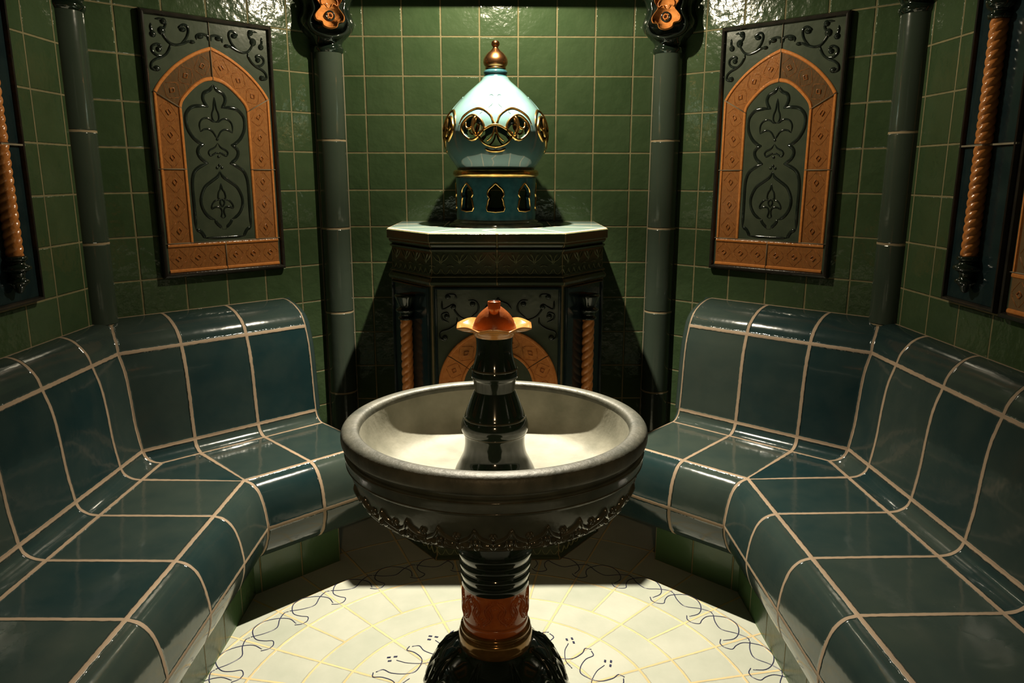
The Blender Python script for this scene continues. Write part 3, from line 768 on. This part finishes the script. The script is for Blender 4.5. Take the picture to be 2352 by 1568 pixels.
mb = polylathe([(0.004, -1.30), (0.004, -1.290), (0.012, -1.284), (0.012, -1.195), (0.006, -1.190), (0.004, -1.180), (0.012, -1.175)], 6, 0.003); basep = pput(mb, 'base_course', M['altar'])
def face_map(i, inset):
    P = plan_inset(inset); a, b = P[i], P[i + 1]
    L = sqrt((b[0] - a[0]) ** 2 + (b[1] - a[1]) ** 2); dx, dy = (b[0] - a[0]) / L, (b[1] - a[1]) / L
    mx, my = (a[0] + b[0]) / 2, (a[1] + b[1]) / 2
    return (lambda u, v, h: (mx + dx * u + dy * h, my + dy * u - dx * h, v + Z0)), L
def frieze_relief(zc, sc, faces=(1, 2, 3), inset=0.016):
    mb = MB()
    for f in faces:
        fm, L = face_map(f, inset)
        n = 7 if f == 2 else 4
        pt = L / n
        for k in range(n):
            c = -L / 2 + pt * (k + 0.5)
            if f == 2 and k == n // 2 and False: continue
            R = lambda P, w=0.0014, h=0.0034: [ribbon(mb, [(c + s * a * pt, zc + b * sc) for a, b in P], w, h, fm, n=3) for s in (-1, 1)]
            R([(0.02, -0.002), (0.10, 0.006), (0.22, 0.010), (0.36, 0.020), (0.44, 0.030)])
            R([(0.02, 0.002), (0.06, 0.014), (0.14, 0.022), (0.24, 0.030)])
            R([(0.02, 0.000), (0.10, 0.022), (0.20, 0.030)])
            ribbon(mb, [(c - 0.24 * pt, zc - 0.0045 * sc), (c + 0.24 * pt, zc - 0.0045 * sc)], 0.0015, 0.0025, fm, sharp=True)
            R([(0.30, -0.012), (0.40, -0.010), (0.5, -0.0085)], 0.0013)
            R([(0.02, -0.018), (0.07, -0.026), (0.16, -0.034), (0.25, -0.037)])
            R([(0.48, -0.018), (0.43, -0.026), (0.34, -0.034), (0.25, -0.037)])
            ribbon(mb, [(c, zc - 0.005 * sc), (c, zc + 0.008 * sc)], 0.001, 0.002, fm, sharp=True)
    return mb
frieze_relief(-0.226, 1.0).build('leaf_relief', M['leafg'], frieze)
frieze_relief(-1.240, 1.1, inset=0.012).build('leaf_relief', M['leafg'], basep)
# front panel with round arch
fm, L = face_map(2, 0.012)
mb = MB(); rect_frame(mb, -0.211, 0.215, -1.17, -0.305, 0.010, 0.010, fm); pput(mb, 'front_frame', M['navy'])
mb = MB()
rr = [[fm(-0.201, -1.16, 0.004), fm(0.205, -1.16, 0.004)], [fm(-0.201, -0.315, 0.004), fm(0.205, -0.315, 0.004)]]
mb.grid(rr, smooth=False); fp = pput(mb, 'front_panel', M['panel'])
f2 = lambda a, b, h: fm(a, b, h + 0.004)
mb = MB()
CX, CZ = 0.003, -0.650
SC = [[(0.035, -0.405), (0.060, -0.412), (0.095, -0.418), (0.125, -0.408), (0.142, -0.390), (0.150, -0.372)],
      [(0.100, -0.350), (0.078, -0.352), (0.066, -0.368), (0.070, -0.390), (0.098, -0.414)],
      [(0.138, -0.408), (0.140, -0.430), (0.165, -0.448), (0.192, -0.458), (0.196, -0.478), (0.180, -0.486), (0.174, -0.476)],
      [(0.165, -0.425), (0.186, -0.415), (0.188, -0.398), (0.172, -0.392), (0.165, -0.402)],
      [(0.150, -0.362), (0.165, -0.372), (0.186, -0.380), (0.188, -0.352)], [(0.170, -0.330), (0.145, -0.332), (0.140, -0.345)], [(0.0, -0.34), (0.006, -0.352), (0.03, -0.362), (0.045, -0.38)]]
for S in SC:
    for s in (-1, 1): ribbon(mb, [(CX + s * a, b) for a, b in S], 0.0036, 0.005, f2)
for a, b in ((0.085, -0.362), (0.150, -0.372), (0.172, -0.404), (0.180, -0.478), (0.168, -0.338)):
    for s in (-1, 1): blob(mb, CX + s * a, b, 0.010, 0.010, 0.006, f2)
mb.build('scrollwork', M['groove'], fp)
R0, R1 = 0.118, 0.204
ang = [(90, 33), (33, -14), (90, 147), (147, 194)]
for a0, a1 in ang:
    a0s = a0 + (0.5 if a1 > a0 else -0.5); a1s = a1 - (0.5 if a1 > a0 else -0.5)
    i = [(CX + R0 * cos(radians(a0s + (a1s - a0s) * k / 14)), CZ + R0 * sin(radians(a0s + (a1s - a0s) * k / 14))) for k in range(15)]
    o = [(CX + R1 * cos(radians(a0s + (a1s - a0s) * k / 14)), CZ + R1 * sin(radians(a0s + (a1s - a0s) * k / 14))) for k in range(15)]
    mb = MB()
    if a1 > a0: strip(mb, i, o, fm=fm, h0=0.004, h1=0.010)
    else: strip(mb, i[::-1], o[::-1], fm=fm, h0=0.004, h1=0.010)
    t = pput(mb, 'arch_tile', M['orange'])
    mb = MB(); lattice(mb, i, o, 2, fm=fm, h=0.0085, w=0.0018, hh=0.0028); mb.build('relief', M['orange_dark'], t)
# side faces: navy panel with twisted column
for f in (1, 3):
    fs, L = face_map(f, 0.012)
    mb = MB(); rect_frame(mb, -L / 2 + 0.012, L / 2 - 0.012, -1.17, -0.308, 0.008, 0.010, fs)
    q = [[fs(-L / 2 + 0.02, -1.16, 0.003), fs(L / 2 - 0.02, -1.16, 0.003)], [fs(-L / 2 + 0.02, -0.316, 0.003), fs(L / 2 - 0.02, -0.316, 0.003)]]
    mb.grid(q, smooth=False); pput(mb, 'side_panel', M['navy'])
    c = fs(0.0, 0, 0.022)
    mb = twist_mesh(0.0215, -1.05 + Z0, -0.432 + Z0, 0.028, cx=c[0], cy=c[1], lean=-1)
    pput(mb, 'twisted_column', M['orange'])
    mb = lathe([(0.018, -0.434 + Z0), (0.027, -0.432 + Z0), (0.027, -0.424 + Z0), (0.021, -0.418 + Z0), (0.032, -0.404 + Z0), (0.034, -0.396 + Z0), (0.024, -0.388 + Z0), (0.034, -0.360 + Z0), (0.036, -0.345 + Z0), (0.0, -0.340 + Z0)], 28, (c[0], c[1]), 3)
    pput(mb, 'column_capital', M['black'])
    mb = lathe([(0.0, -1.10 + Z0), (0.030, -1.098 + Z0), (0.030, -1.08 + Z0), (0.020, -1.07 + Z0), (0.026, -1.05 + Z0), (0.0, -1.046 + Z0)], 28, (c[0], c[1]), 3)
    pput(mb, 'column_foot', M['black'])

# ------------------------------------------------------------------ domed lantern
LX, LY = -0.006, -0.25
lan = empty('domed_lantern', (LX, LY, Z0 - 0.124)); tag(lan, 'onion-domed pale blue ceramic lantern with gold tracery and copper finial, on the back pedestal', 'lantern')
ZL = 0.124                              # local height = z + ZL
def lp(P): return [(None if p is None else (p[0], p[1] + ZL)) for p in P]
mb = lathe(lp([(0.0, -0.124), (0.176, -0.124), None, (0.176, -0.124), (0.176, -0.118), (0.168, -0.112), (0.160, -0.109), (0.156, -0.104), (0.148, -0.099), (0.140, -0.097)]), 96, smooth=3)
mb.build('foot_ring', M['leafm'], lan)
# drum with real openings
def drum():
    mb = lathe([(0.1475, -0.103 + ZL), (0.1475, 0.050 + ZL)], 128, smooth=1)
    pr = [(0.1475, -0.103 + ZL), (0.1475, 0.050 + ZL), (0.132, 0.050 + ZL), (0.132, -0.103 + ZL)]
    mb = MB()
    n = 128
    rows = [[(r * cos(2 * pi * j / n), r * sin(2 * pi * j / n), z) for j in range(n)] for r, z in pr]
    rows.append(rows[0]); mb.v = []
    idx = [[mb.vert(p) for p in r] for r in rows[:4]]
    for i in range(4):
        for j in range(n):
            k = (j + 1) % n; a, b = idx[i], idx[(i + 1) % 4]
            mb.face((a[j], a[k], b[k], b[j]), smooth=False)
    return mb.build('drum', M['drum'], None)
WIN = [(0.0, 0.0300), (0.012, 0.0200), (0.0235, 0.0100), (0.0290, -0.002), (0.0280, -0.0120), (0.0230, -0.0185), (0.0265, -0.0270), (0.0288, -0.040), (0.0288, -0.0660)]
winring = [(a, b + ZL) for a, b in WIN] + [(-a, b + ZL) for a, b in WIN[::-1][:-1]]
dr = drum()
cut = MB()
for k in range(8):
    th = -pi / 2 + k * pi / 4; ct, st = cos(th), sin(th)
    W = winring[::-1]
    a = [cut.vert((0.10 * ct - u * st, 0.10 * st + u * ct, z)) for u, z in W]; b = [cut.vert((0.19 * ct - u * st, 0.19 * st + u * ct, z)) for u, z in W]
    cut.face(a[::-1]); cut.face(b)
    m = len(W)
    for i in range(m): cut.face((a[i], a[(i + 1) % m], b[(i + 1) % m], b[i]))
cut = cut.build('cutter', M['drum'])
md = dr.modifiers.new('b', 'BOOLEAN'); md.operation = 'DIFFERENCE'; md.object = cut; md.solver = 'EXACT'
dg = bpy.context.evaluated_depsgraph_get()
me = bpy.data.meshes.new_from_object(dr.evaluated_get(dg))
dr.modifiers.clear(); dr.data = me; bpy.data.objects.remove(cut, do_unlink=True); dr.parent = lan
for p in me.polygons: p.use_smooth = False
RD = 0.1478
for k in range(8):
    th = -pi / 2 + k * pi / 4
    mb = MB()
    fd = lambda u, z, h, th=th: ((RD + h) * cos(th + u / RD), (RD + h) * sin(th + u / RD), z)
    ribbon(mb, [(a, b) for a, b in winring], 0.0028, 0.0032, fd, closed=True, n=2)
    mb.build('window_rim', M['gold'], lan)
mb = lathe(lp([(0.140, 0.050), (0.150, 0.052), (0.157, 0.060), (0.158, 0.067), (0.155, 0.075), (0.148, 0.079), (0.138, 0.080)]), 96, smooth=3); mb.build('gold_band', M['gold'], lan)
domeP = [(0.141, 0.078), (0.144, 0.084), (0.1511, 0.0956), (0.1687, 0.1205), (0.1800, 0.1453), (0.1860, 0.170), (0.1893, 0.1946), (0.1890, 0.2143), (0.1845, 0.2406), (0.1740, 0.2649), (0.1579, 0.2881), (0.1324, 0.3181), (0.1029, 0.3479), (0.0720, 0.3746), (0.0540, 0.390), (0.0450, 0.4030)]
mb = lathe(lp(domeP), 360, smooth=14)
HOLES = [[(0.0, .2255), (-10.4, .2116), (-16.9, .1946), (-12.0, .1680), (0, .1545), (12.0, .1680), (16.9, .1946), (10.4, .2116)]]
_r = [(-25.5, .2586), (-31.9, .2479), (-37.5, .2221), (-34.0, .1978), (-25.5, .1789), (-17.0, .1965), (-12.8, .2200), (-17.4, .2464)]
HOLES += [_r, [(-a, b) for a, b in _r]]
HOLES = [catmull(h_, 6, True) for h_ in HOLES]
def inside(x, y, P):
    c = False
    for i in range(len(P)):
        (x0, y0), (x1, y1) = P[i - 1], P[i]
        if (y0 > y) != (y1 > y) and x < (x1 - x0) * (y - y0) / (y1 - y0) + x0: c = not c
    return c
keep = []
for k, f in enumerate(mb.f):
    px_ = sum(mb.v[i][0] for i in f) / 4; py_ = sum(mb.v[i][1] for i in f) / 4; pz_ = sum(mb.v[i][2] for i in f) / 4 - ZL
    a = (math.degrees(atan2(py_, px_)) + 90 + 45) % 90 - 45
    if not (0.14 < pz_ < 0.27 and any(inside(a, pz_, h_) for h_ in HOLES)): keep.append(k)
mb.f = [mb.f[k] for k in keep]; mb.uv = [mb.uv[k] for k in keep]; mb.gw = [mb.gw[k] for k in keep]; mb.sm = [mb.sm[k] for k in keep]
dome = mb.build('dome', M['dome'], lan)
sd = dome.modifiers.new('thickness', 'SOLIDIFY'); sd.thickness = 0.008; sd.offset = -1
mb = lathe(lp([(0.0440, 0.4020), (0.0400, 0.4080), (0.0400, 0.4120), (0.0425, 0.4160), (0.0425, 0.4220), (0.0380, 0.4270), (0.0320, 0.4290)]), 64, smooth=3); mb.build('neck_ring', M['drum'], lan)
mb = lathe(lp([(0.030, 0.4270), (0.036, 0.4310), (0.038, 0.4345), (0.0360, 0.4375), (0.0415, 0.4450), (0.0440, 0.4550), (0.0415, 0.4680), (0.0310, 0.4830), (0.0180, 0.4940), (0.0105, 0.5020), (0.0095, 0.5060), (0.0135, 0.5110), (0.0150, 0.5170), (0.0130, 0.5240), (0.0070, 0.5280), (0.0, 0.5290)]), 64, smooth=4); mb.build('finial', M['copper'], lan)
dp = catmull(domeP, 8)
def dome_r(z):
    for i in range(len(dp) - 1):
        if dp[i][1] <= z <= dp[i + 1][1]:
            f = (z - dp[i][1]) / (dp[i + 1][1] - dp[i][1] + 1e-9); return dp[i][0] + (dp[i + 1][0] - dp[i][0]) * f
    return dp[0][0]
def dome_map(th0):
    def f(u, z, h):
        r = dome_r(z) + h; th = th0 + u / 0.18
        return (r * cos(th), r * sin(th), z + ZL + h * 0.3)
    return f
DR = [[(-25.5, .2606), (-32.9, .2499), (-38.5, .2221), (-35.0, .1958), (-25.5, .1769), (-16.2, .1945), (-11.8, .2200), (-16.7, .2484)]]
mb = MB()
for g in range(4):
    fmx = dome_map(-pi / 2 + g * pi / 2)
    K = lambda P, s=1: [(radians(s * a) * 0.18, z) for a, z in P]
    ribbon(mb, K([(0.0, .2275), (-10.4, .2136), (-17.6, .1946), (-12.2, .1660), (0, .1525), (12.2, .1660), (17.6, .1946), (10.4, .2136)]), 0.0040, 0.0058, fmx, closed=True)
    ribbon(mb, K([(-11.3, .1479), (-6.9, .1400), (0, .1380), (6.9, .1400), (11.3, .1479)]), 0.0036, 0.005, fmx)
    for s in (-1, 1):
        ribbon(mb, K(DR[0], s), 0.0042, 0.0064, fmx, closed=True)
        ribbon(mb, K([(-42.6, .2291), (-38.8, .2558), (-33, .2720), (-26.9, .2812), (-20.3, .2848), (-12.2, .2774), (-5.2, .2607), (-1.7, .2352), (-0.2, .2288)], s), 0.0030, 0.0046, fmx)
        ribbon(mb, K([(-0.2, .2262), (-2.2, .1993), (-5.6, .1814), (-9.7, .1711)], s), 0.0030, 0.0046, fmx)
        ribbon(mb, K([(-32.9, .2370), (-32.5, .2215), (-28.9, .2146), (-25.0, .2208), (-21.8, .2359), (-20.5, .2536)], s), 0.0034, 0.0044, fmx)
        ribbon(mb, K([(-21.5, .2600), (-24.0, .2380), (-24.0, .2150), (-20.5, .1880)], s), 0.0058, 0.0075, fmx)
        ribbon(mb, K([(-29.0, .2790), (-28.5, .2700)], s), 0.0016, 0.003, fmx, sharp=True); ribbon(mb, K([(-17.5, .2650), (-13.5, .2760)], s), 0.0016, 0.003, fmx, sharp=True)
mb.build('gold_tracery', M['gold'], dome)
for g in range(4):
    mb = MB()
    fmx = dome_map(-pi / 2 + g * pi / 2)
    for s in (-1, 1):
        ribbon(mb, K([(-8.3, .2861), (-3.5, .3012), (-1.7, .3163), (-3.0, .3288), (-6.9, .3334), (-10.0, .3291)], s), 0.0016, 0.002, fmx)
    mb.build('raised_scroll', M['dome'], dome)

# ------------------------------------------------------------------ fountain
ft = empty('fountain', (0, -1.40, 0)); tag(ft, 'round pedestal fountain with grey basin and dark bottle-green stem in the middle of the floor', 'fountain')
zz = lambda P: [(None if p is None else (p[0], p[1] + Z0)) for p in P]
# foot
mb = lathe(zz([(0.0, -1.30), (0.215, -1.30), None, (0.215, -1.30), (0.218, -1.285), (0.210, -1.270), (0.200, -1.255), (0.186, -1.225), (0.178, -1.195), (0.163, -1.160), (0.141, -1.127), (0.110, -1.103), (0.094, -1.094), (0.088, -1.090)]), 96, smooth=4)
foot = mb.build('foot', M['black'], ft)
FR = catmull([(0.218, -1.285), (0.200, -1.255), (0.186, -1.225), (0.178, -1.195), (0.163, -1.160), (0.141, -1.127), (0.110, -1.103), (0.094, -1.094)], 6)
def foot_r(z):
    for i in range(len(FR) - 1):
        if FR[i][1] <= z <= FR[i + 1][1]: return FR[i][0] + (FR[i + 1][0] - FR[i][0]) * (z - FR[i][1]) / (FR[i + 1][1] - FR[i][1] + 1e-9)
    return FR[-1][0]
mb = MB()
for k in range(8):
    th0 = -pi / 2 + k * pi / 4
    def ff(u, z, h, th0=th0): r = foot_r(z) + h; return (r * cos(th0 + u), r * sin(th0 + u), z + Z0 + h * 0.6)
    for s in (-1, 1):
        ribbon(mb, [(s * (0.13 + 0.105 * cos(t * pi / 5)), -1.168 + 0.030 * sin(t * pi / 5)) for t in range(10)], 0.010, 0.0045, ff, closed=True, n=3)
        ribbon(mb, [(s * 0.26, -1.150), (s * 0.31, -1.128), (s * 0.33, -1.112), (s * 0.37, -1.100)], 0.010, 0.006, ff)
        ribbon(mb, [(s * 0.39, -1.102), (s * 0.36, -1.130), (s * 0.37, -1.170), (s * 0.33, -1.220), (s * 0.36, -1.26)], 0.008, 0.005, ff)
        ribbon(mb, [(s * 0.04, -1.21), (s * 0.16, -1.225), (s * 0.27, -1.20), (s * 0.30, -1.17)], 0.009, 0.005, ff)
    ribbon(mb, [(-0.02, -1.168), (0.02, -1.168)], 0.010, 0.008, ff)
mb.build('foot_relief', M['black'], foot)
mb = lathe(zz([(0.086, -1.094), (0.0905, -1.092), (0.0925, -1.080), (0.0925, -1.066), (0.0905, -1.056), (0.0860, -1.051), (0.0880, -1.046), (0.0870, -1.041), (0.0800, -1.038), (0.076, -1.036)]), 96, smooth=4); mb.build('foot_collar', M['bronze'], ft)
mb = lathe(zz([(0.077, -1.040), (0.0812, -1.036), (0.0815, -1.022), (0.0795, -1.017), (0.0802, -1.010), (0.0805, -0.940), (0.0815, -0.930), (0.078, -0.926)]), 96, smooth=3); rb = mb.build('relief_band', M['redband'], ft)
mb = MB()
SR = 0.0803
def sf(u, z, h): return ((SR + h) * cos(u / SR - pi / 2), (SR + h) * sin(u / SR - pi / 2), z + Z0)
per = 2 * pi * SR / 8
for k in range(8):
    c0 = k * per
    for (sc, w) in ((1.0, 0.0013), (0.78, 0.0010), (0.5, 0.0010)):
        for s in (-1, 1):
            up = [(0.0, -0.938), (0.26, -0.943), (0.36, -0.951), (0.20, -0.961), (0.16, -0.970), (0.36, -0.981), (0.44, -0.990)]
            zc_ = -0.971
            ribbon(mb, [(c0 + s * a * per * sc, zc_ + (z + 0.962) * 1.35 * (0.6 + 0.4 * sc)) for a, z in up], w * 1.15, 0.0042, sf, n=3)
            ribbon(mb, [(c0 + per / 2 + s * a * per * sc, zc_ - (z + 0.962) * 1.35 * (0.6 + 0.4 * sc)) for a, z in up], w * 1.15, 0.0042, sf, n=3)
    for zc2, cc in ((-0.957, c0), (-0.985, c0 + per / 2)):
        blob(mb, cc, zc2, 0.003, 0.004, 0.003, sf); 
        for s in (-1, 1): blob(mb, cc + s * 0.006, zc2 - 0.002, 0.002, 0.003, 0.002, sf)
mb.build('ogee_relief', M['redband'], rb)
mb = lathe(zz([(0.078, -0.930), (0.0830, -0.928), (0.0835, -0.916), (0.0820, -0.908), (0.0845, -0.902), (0.0870, -0.894), (0.0860, -0.886), (0.0840, -0.882), (0.0870, -0.876), (0.0895, -0.868), (0.0885, -0.858), (0.0870, -0.853), (0.0895, -0.847), (0.0925, -0.839), (0.0925, -0.830), (0.0900, -0.822), (0.0890, -0.790), (0.0900, -0.740), (0.0980, -0.708)]), 96, smooth=3); mb.build('ringed_collar', M['black'], ft)
# basin: outside, rim, inside
mb = lathe(zz([(0.090, -0.712), (0.150, -0.708), (0.225, -0.700), (0.280, -0.685), (0.308, -0.668), (0.325, -0.645), (0.334, -0.620), (0.338, -0.604), (0.340, -0.594), None, (0.340, -0.594), (0.346, -0.591), (0.3480, -0.584), (0.3500, -0.572), (0.3510, -0.563), (0.348, -0.558), (0.343, -0.557), None, (0.343, -0.557), (0.3425, -0.551), (0.344, -0.544)]), 160, smooth=3)
bowl = mb.build('bowl', M['bowl_out'], ft)
for r_, z_ in ((0.3485, -0.586), (0.3512, -0.562)):
    mb = lathe(zz([(r_ - 0.001, z_ - 0.0016), (r_ + 0.001, z_), (r_ - 0.001, z_ + 0.0016)]), 120, smooth=2); mb.build('bead_line', M['leafm'], bowl)
mb = lathe(zz([(0.342, -0.547), (0.350, -0.545), (0.3555, -0.540), (0.3580, -0.533), (0.3585, -0.524), (0.3570, -0.515), (0.3530, -0.509), (0.3460, -0.5055), (0.3360, -0.5040), (0.3260, -0.5045), (0.3195, -0.5075), (0.3165, -0.513), (0.3160, -0.522)]), 160, smooth=4); mb.build('rim', M['bowl'], ft)
mb = lathe(zz([(0.0, -0.6480), (0.10, -0.6480), (0.20, -0.6450), (0.262, -0.6340), (0.294, -0.607), (0.309, -0.570), (0.3165, -0.518)]), 160, smooth=4); mb.build('basin_interior', M['basin'], ft)
# leaf garland under the bowl
BR = [(0.290, -0.682), (0.308, -0.668), (0.325, -0.645), (0.334, -0.620), (0.338, -0.604)]
bp_ = catmull(BR, 8)
bl_ = [0.0]
for i in range(1, len(bp_)): bl_.append(bl_[-1] + sqrt((bp_[i][0] - bp_[i - 1][0]) ** 2 + (bp_[i][1] - bp_[i - 1][1]) ** 2))
def bowl_pt(s):            # s in metres along the lower bowl curve
    s = min(max(s, 0.0), bl_[-1] - 1e-5); i = 0
    while bl_[i + 1] < s: i += 1
    f = (s - bl_[i]) / (bl_[i + 1] - bl_[i])
    r = bp_[i][0] + (bp_[i + 1][0] - bp_[i][0]) * f; z = bp_[i][1] + (bp_[i + 1][1] - bp_[i][1]) * f
    dr, dz = bp_[i + 1][0] - bp_[i][0], bp_[i + 1][1] - bp_[i][1]; L = sqrt(dr * dr + dz * dz)
    return r, z, dz / L, -dr / L
mb = MB()
NL = 28
for k in range(NL):
    th0 = 2 * pi * (k + 0.5) / NL
    def lf(u, s, h, th0=th0):
        r, z, nr, nz = bowl_pt(s); r += nr * h; z += nz * h
        return (r * cos(th0 + u / 0.33), r * sin(th0 + u / 0.33), z + Z0)
    wd = 0.5 * 2 * pi * 0.33 / NL
    for s in (-1, 1):
        ribbon(mb, [(s * wd * 0.98, 0.026), (s * wd * 0.80, 0.036), (s * wd * 0.42, 0.046), (s * wd * 0.14, 0.058), (0.0, 0.074)], 0.0042, 0.0085, lf, n=4)
        ribbon(mb, [(s * wd * 0.85, 0.020), (s * wd * 0.55, 0.018), (s * wd * 0.28, 0.026), (s * wd * 0.24, 0.040)], 0.0038, 0.0110, lf, n=3)
        ribbon(mb, [(s * wd * 0.98, 0.046), (s * wd * 0.84, 0.053), (s * wd * 0.96, 0.062)], 0.003, 0.006, lf, n=3)
    blob(mb, 0, 0.036, 0.0055, 0.008, 0.010, lf, 8); blob(mb, wd, 0.052, 0.005, 0.007, 0.009, lf, 8); blob(mb, 0, 0.012, 0.009, 0.006, 0.013, lf, 8)
    blob(mb, wd, 0.020, 0.009, 0.008, 0.013, lf, 8)
    ribbon(mb, [(-wd, 0.006), (-wd * 0.5, 0.002), (0, 0.006), (wd * 0.5, 0.002), (wd, 0.006)], 0.0036, 0.012, lf, n=3, taper=False)
mb.build('leaf_garland', M['leafm'], bowl)
# stem
mb = lathe(zz([(0.100, -0.652), (0.101, -0.646), (0.0990, -0.640), (0.0930, -0.624), (0.0840, -0.606), (0.0755, -0.588), (0.0715, -0.566), (0.0722, -0.545), (0.0745, -0.5365), None, (0.0745, -0.5365), (0.0775, -0.5330), (0.0800, -0.5240), (0.0797, -0.5150), (0.0765, -0.5040), (0.0735, -0.4975), None, (0.0735, -0.4975), (0.0712, -0.4925), (0.0680, -0.4830), (0.0590, -0.4600), (0.0515, -0.4420), (0.0475, -0.4330), None, (0.0475, -0.4330), (0.0485, -0.4200), (0.0505, -0.4070), (0.0535, -0.4030), (0.0550, -0.3970), (0.0545, -0.3880), (0.0520, -0.3800), None, (0.0520, -0.3800), (0.0470, -0.3640), (0.0430, -0.3440), (0.0418, -0.3260), (0.0430, -0.3100), (0.0440, -0.3020)]), 96, smooth=4)
mb.build('stem', M['black'], ft)
for nm, r, z in (('stem_ring', 0.0745, -0.5365), ('stem_ring', 0.0735, -0.4985), ('stem_ring', 0.0535, -0.3815)):
    mb = lathe(zz([(r - 0.001, z - 0.003), (r + 0.0012, z), (r - 0.001, z + 0.003)]), 80, smooth=3); mb.build(nm, M['leafm'], ft)
mb = lathe(zz([(0.0415, -0.306), (0.0465, -0.303), (0.0490, -0.297), (0.0520, -0.291), (0.0400, -0.287)]), 80, smooth=3); mb.build('amber_collar', M['petal'], ft)
mb = MB()
n = 160; rows = []
top = [(0.040, -0.2885, 0.0), (0.052, -0.2880, 0.05), (0.066, -0.2845, 0.4), (0.078, -0.2800, 0.8), (0.0880, -0.2775, 1.0)]
bot = [(0.0885, -0.2805, 1.0), (0.077, -0.2865, 0.8), (0.062, -0.2925, 0.3), (0.048, -0.2950, 0.0)]
for r, z, k in top + bot:
    row = []
    for j in range(n):
        th = 2 * pi * j / n + pi / 8
        wv = 1 - 2 * abs(sin(4 * (th + pi / 2 - pi / 8)))
        rr = r * (1 + 0.040 * k * wv); row.append((rr * cos(th), rr * sin(th), z + 0.002 - 0.0030 * k * wv + Z0))
    rows.append(row)
mb.grid(rows[::-1], closed=True); mb.build('petal_dish', M['petal'], ft)
mb = lathe(zz([(0.0505, -0.2895), (0.0508, -0.2860), (0.0490, -0.2780), (0.0445, -0.2670), (0.0370, -0.2550), (0.0290, -0.2465), (0.0200, -0.2390), (0.0130, -0.2350), (0.0, -0.2335)]), 72, smooth=4); mb.build('cap_dome', M['terra'], ft)
mb = lathe(zz([(0.0, -0.2560), (0.0050, -0.2530), (0.0105, -0.2440), (0.0138, -0.2360), (0.0146, -0.2280), (0.0148, -0.2205), (0.0125, -0.2195), (0.0115, -0.2215), (0.0, -0.2225)]), 40, (0, -0.024), smooth=3); mb.build('spout', M['redband'], ft)
for o in list(col.objects):
    if o.type == 'MESH': o.pass_index = abs(hash(o.name)) % 1 + len(o.name) % 7
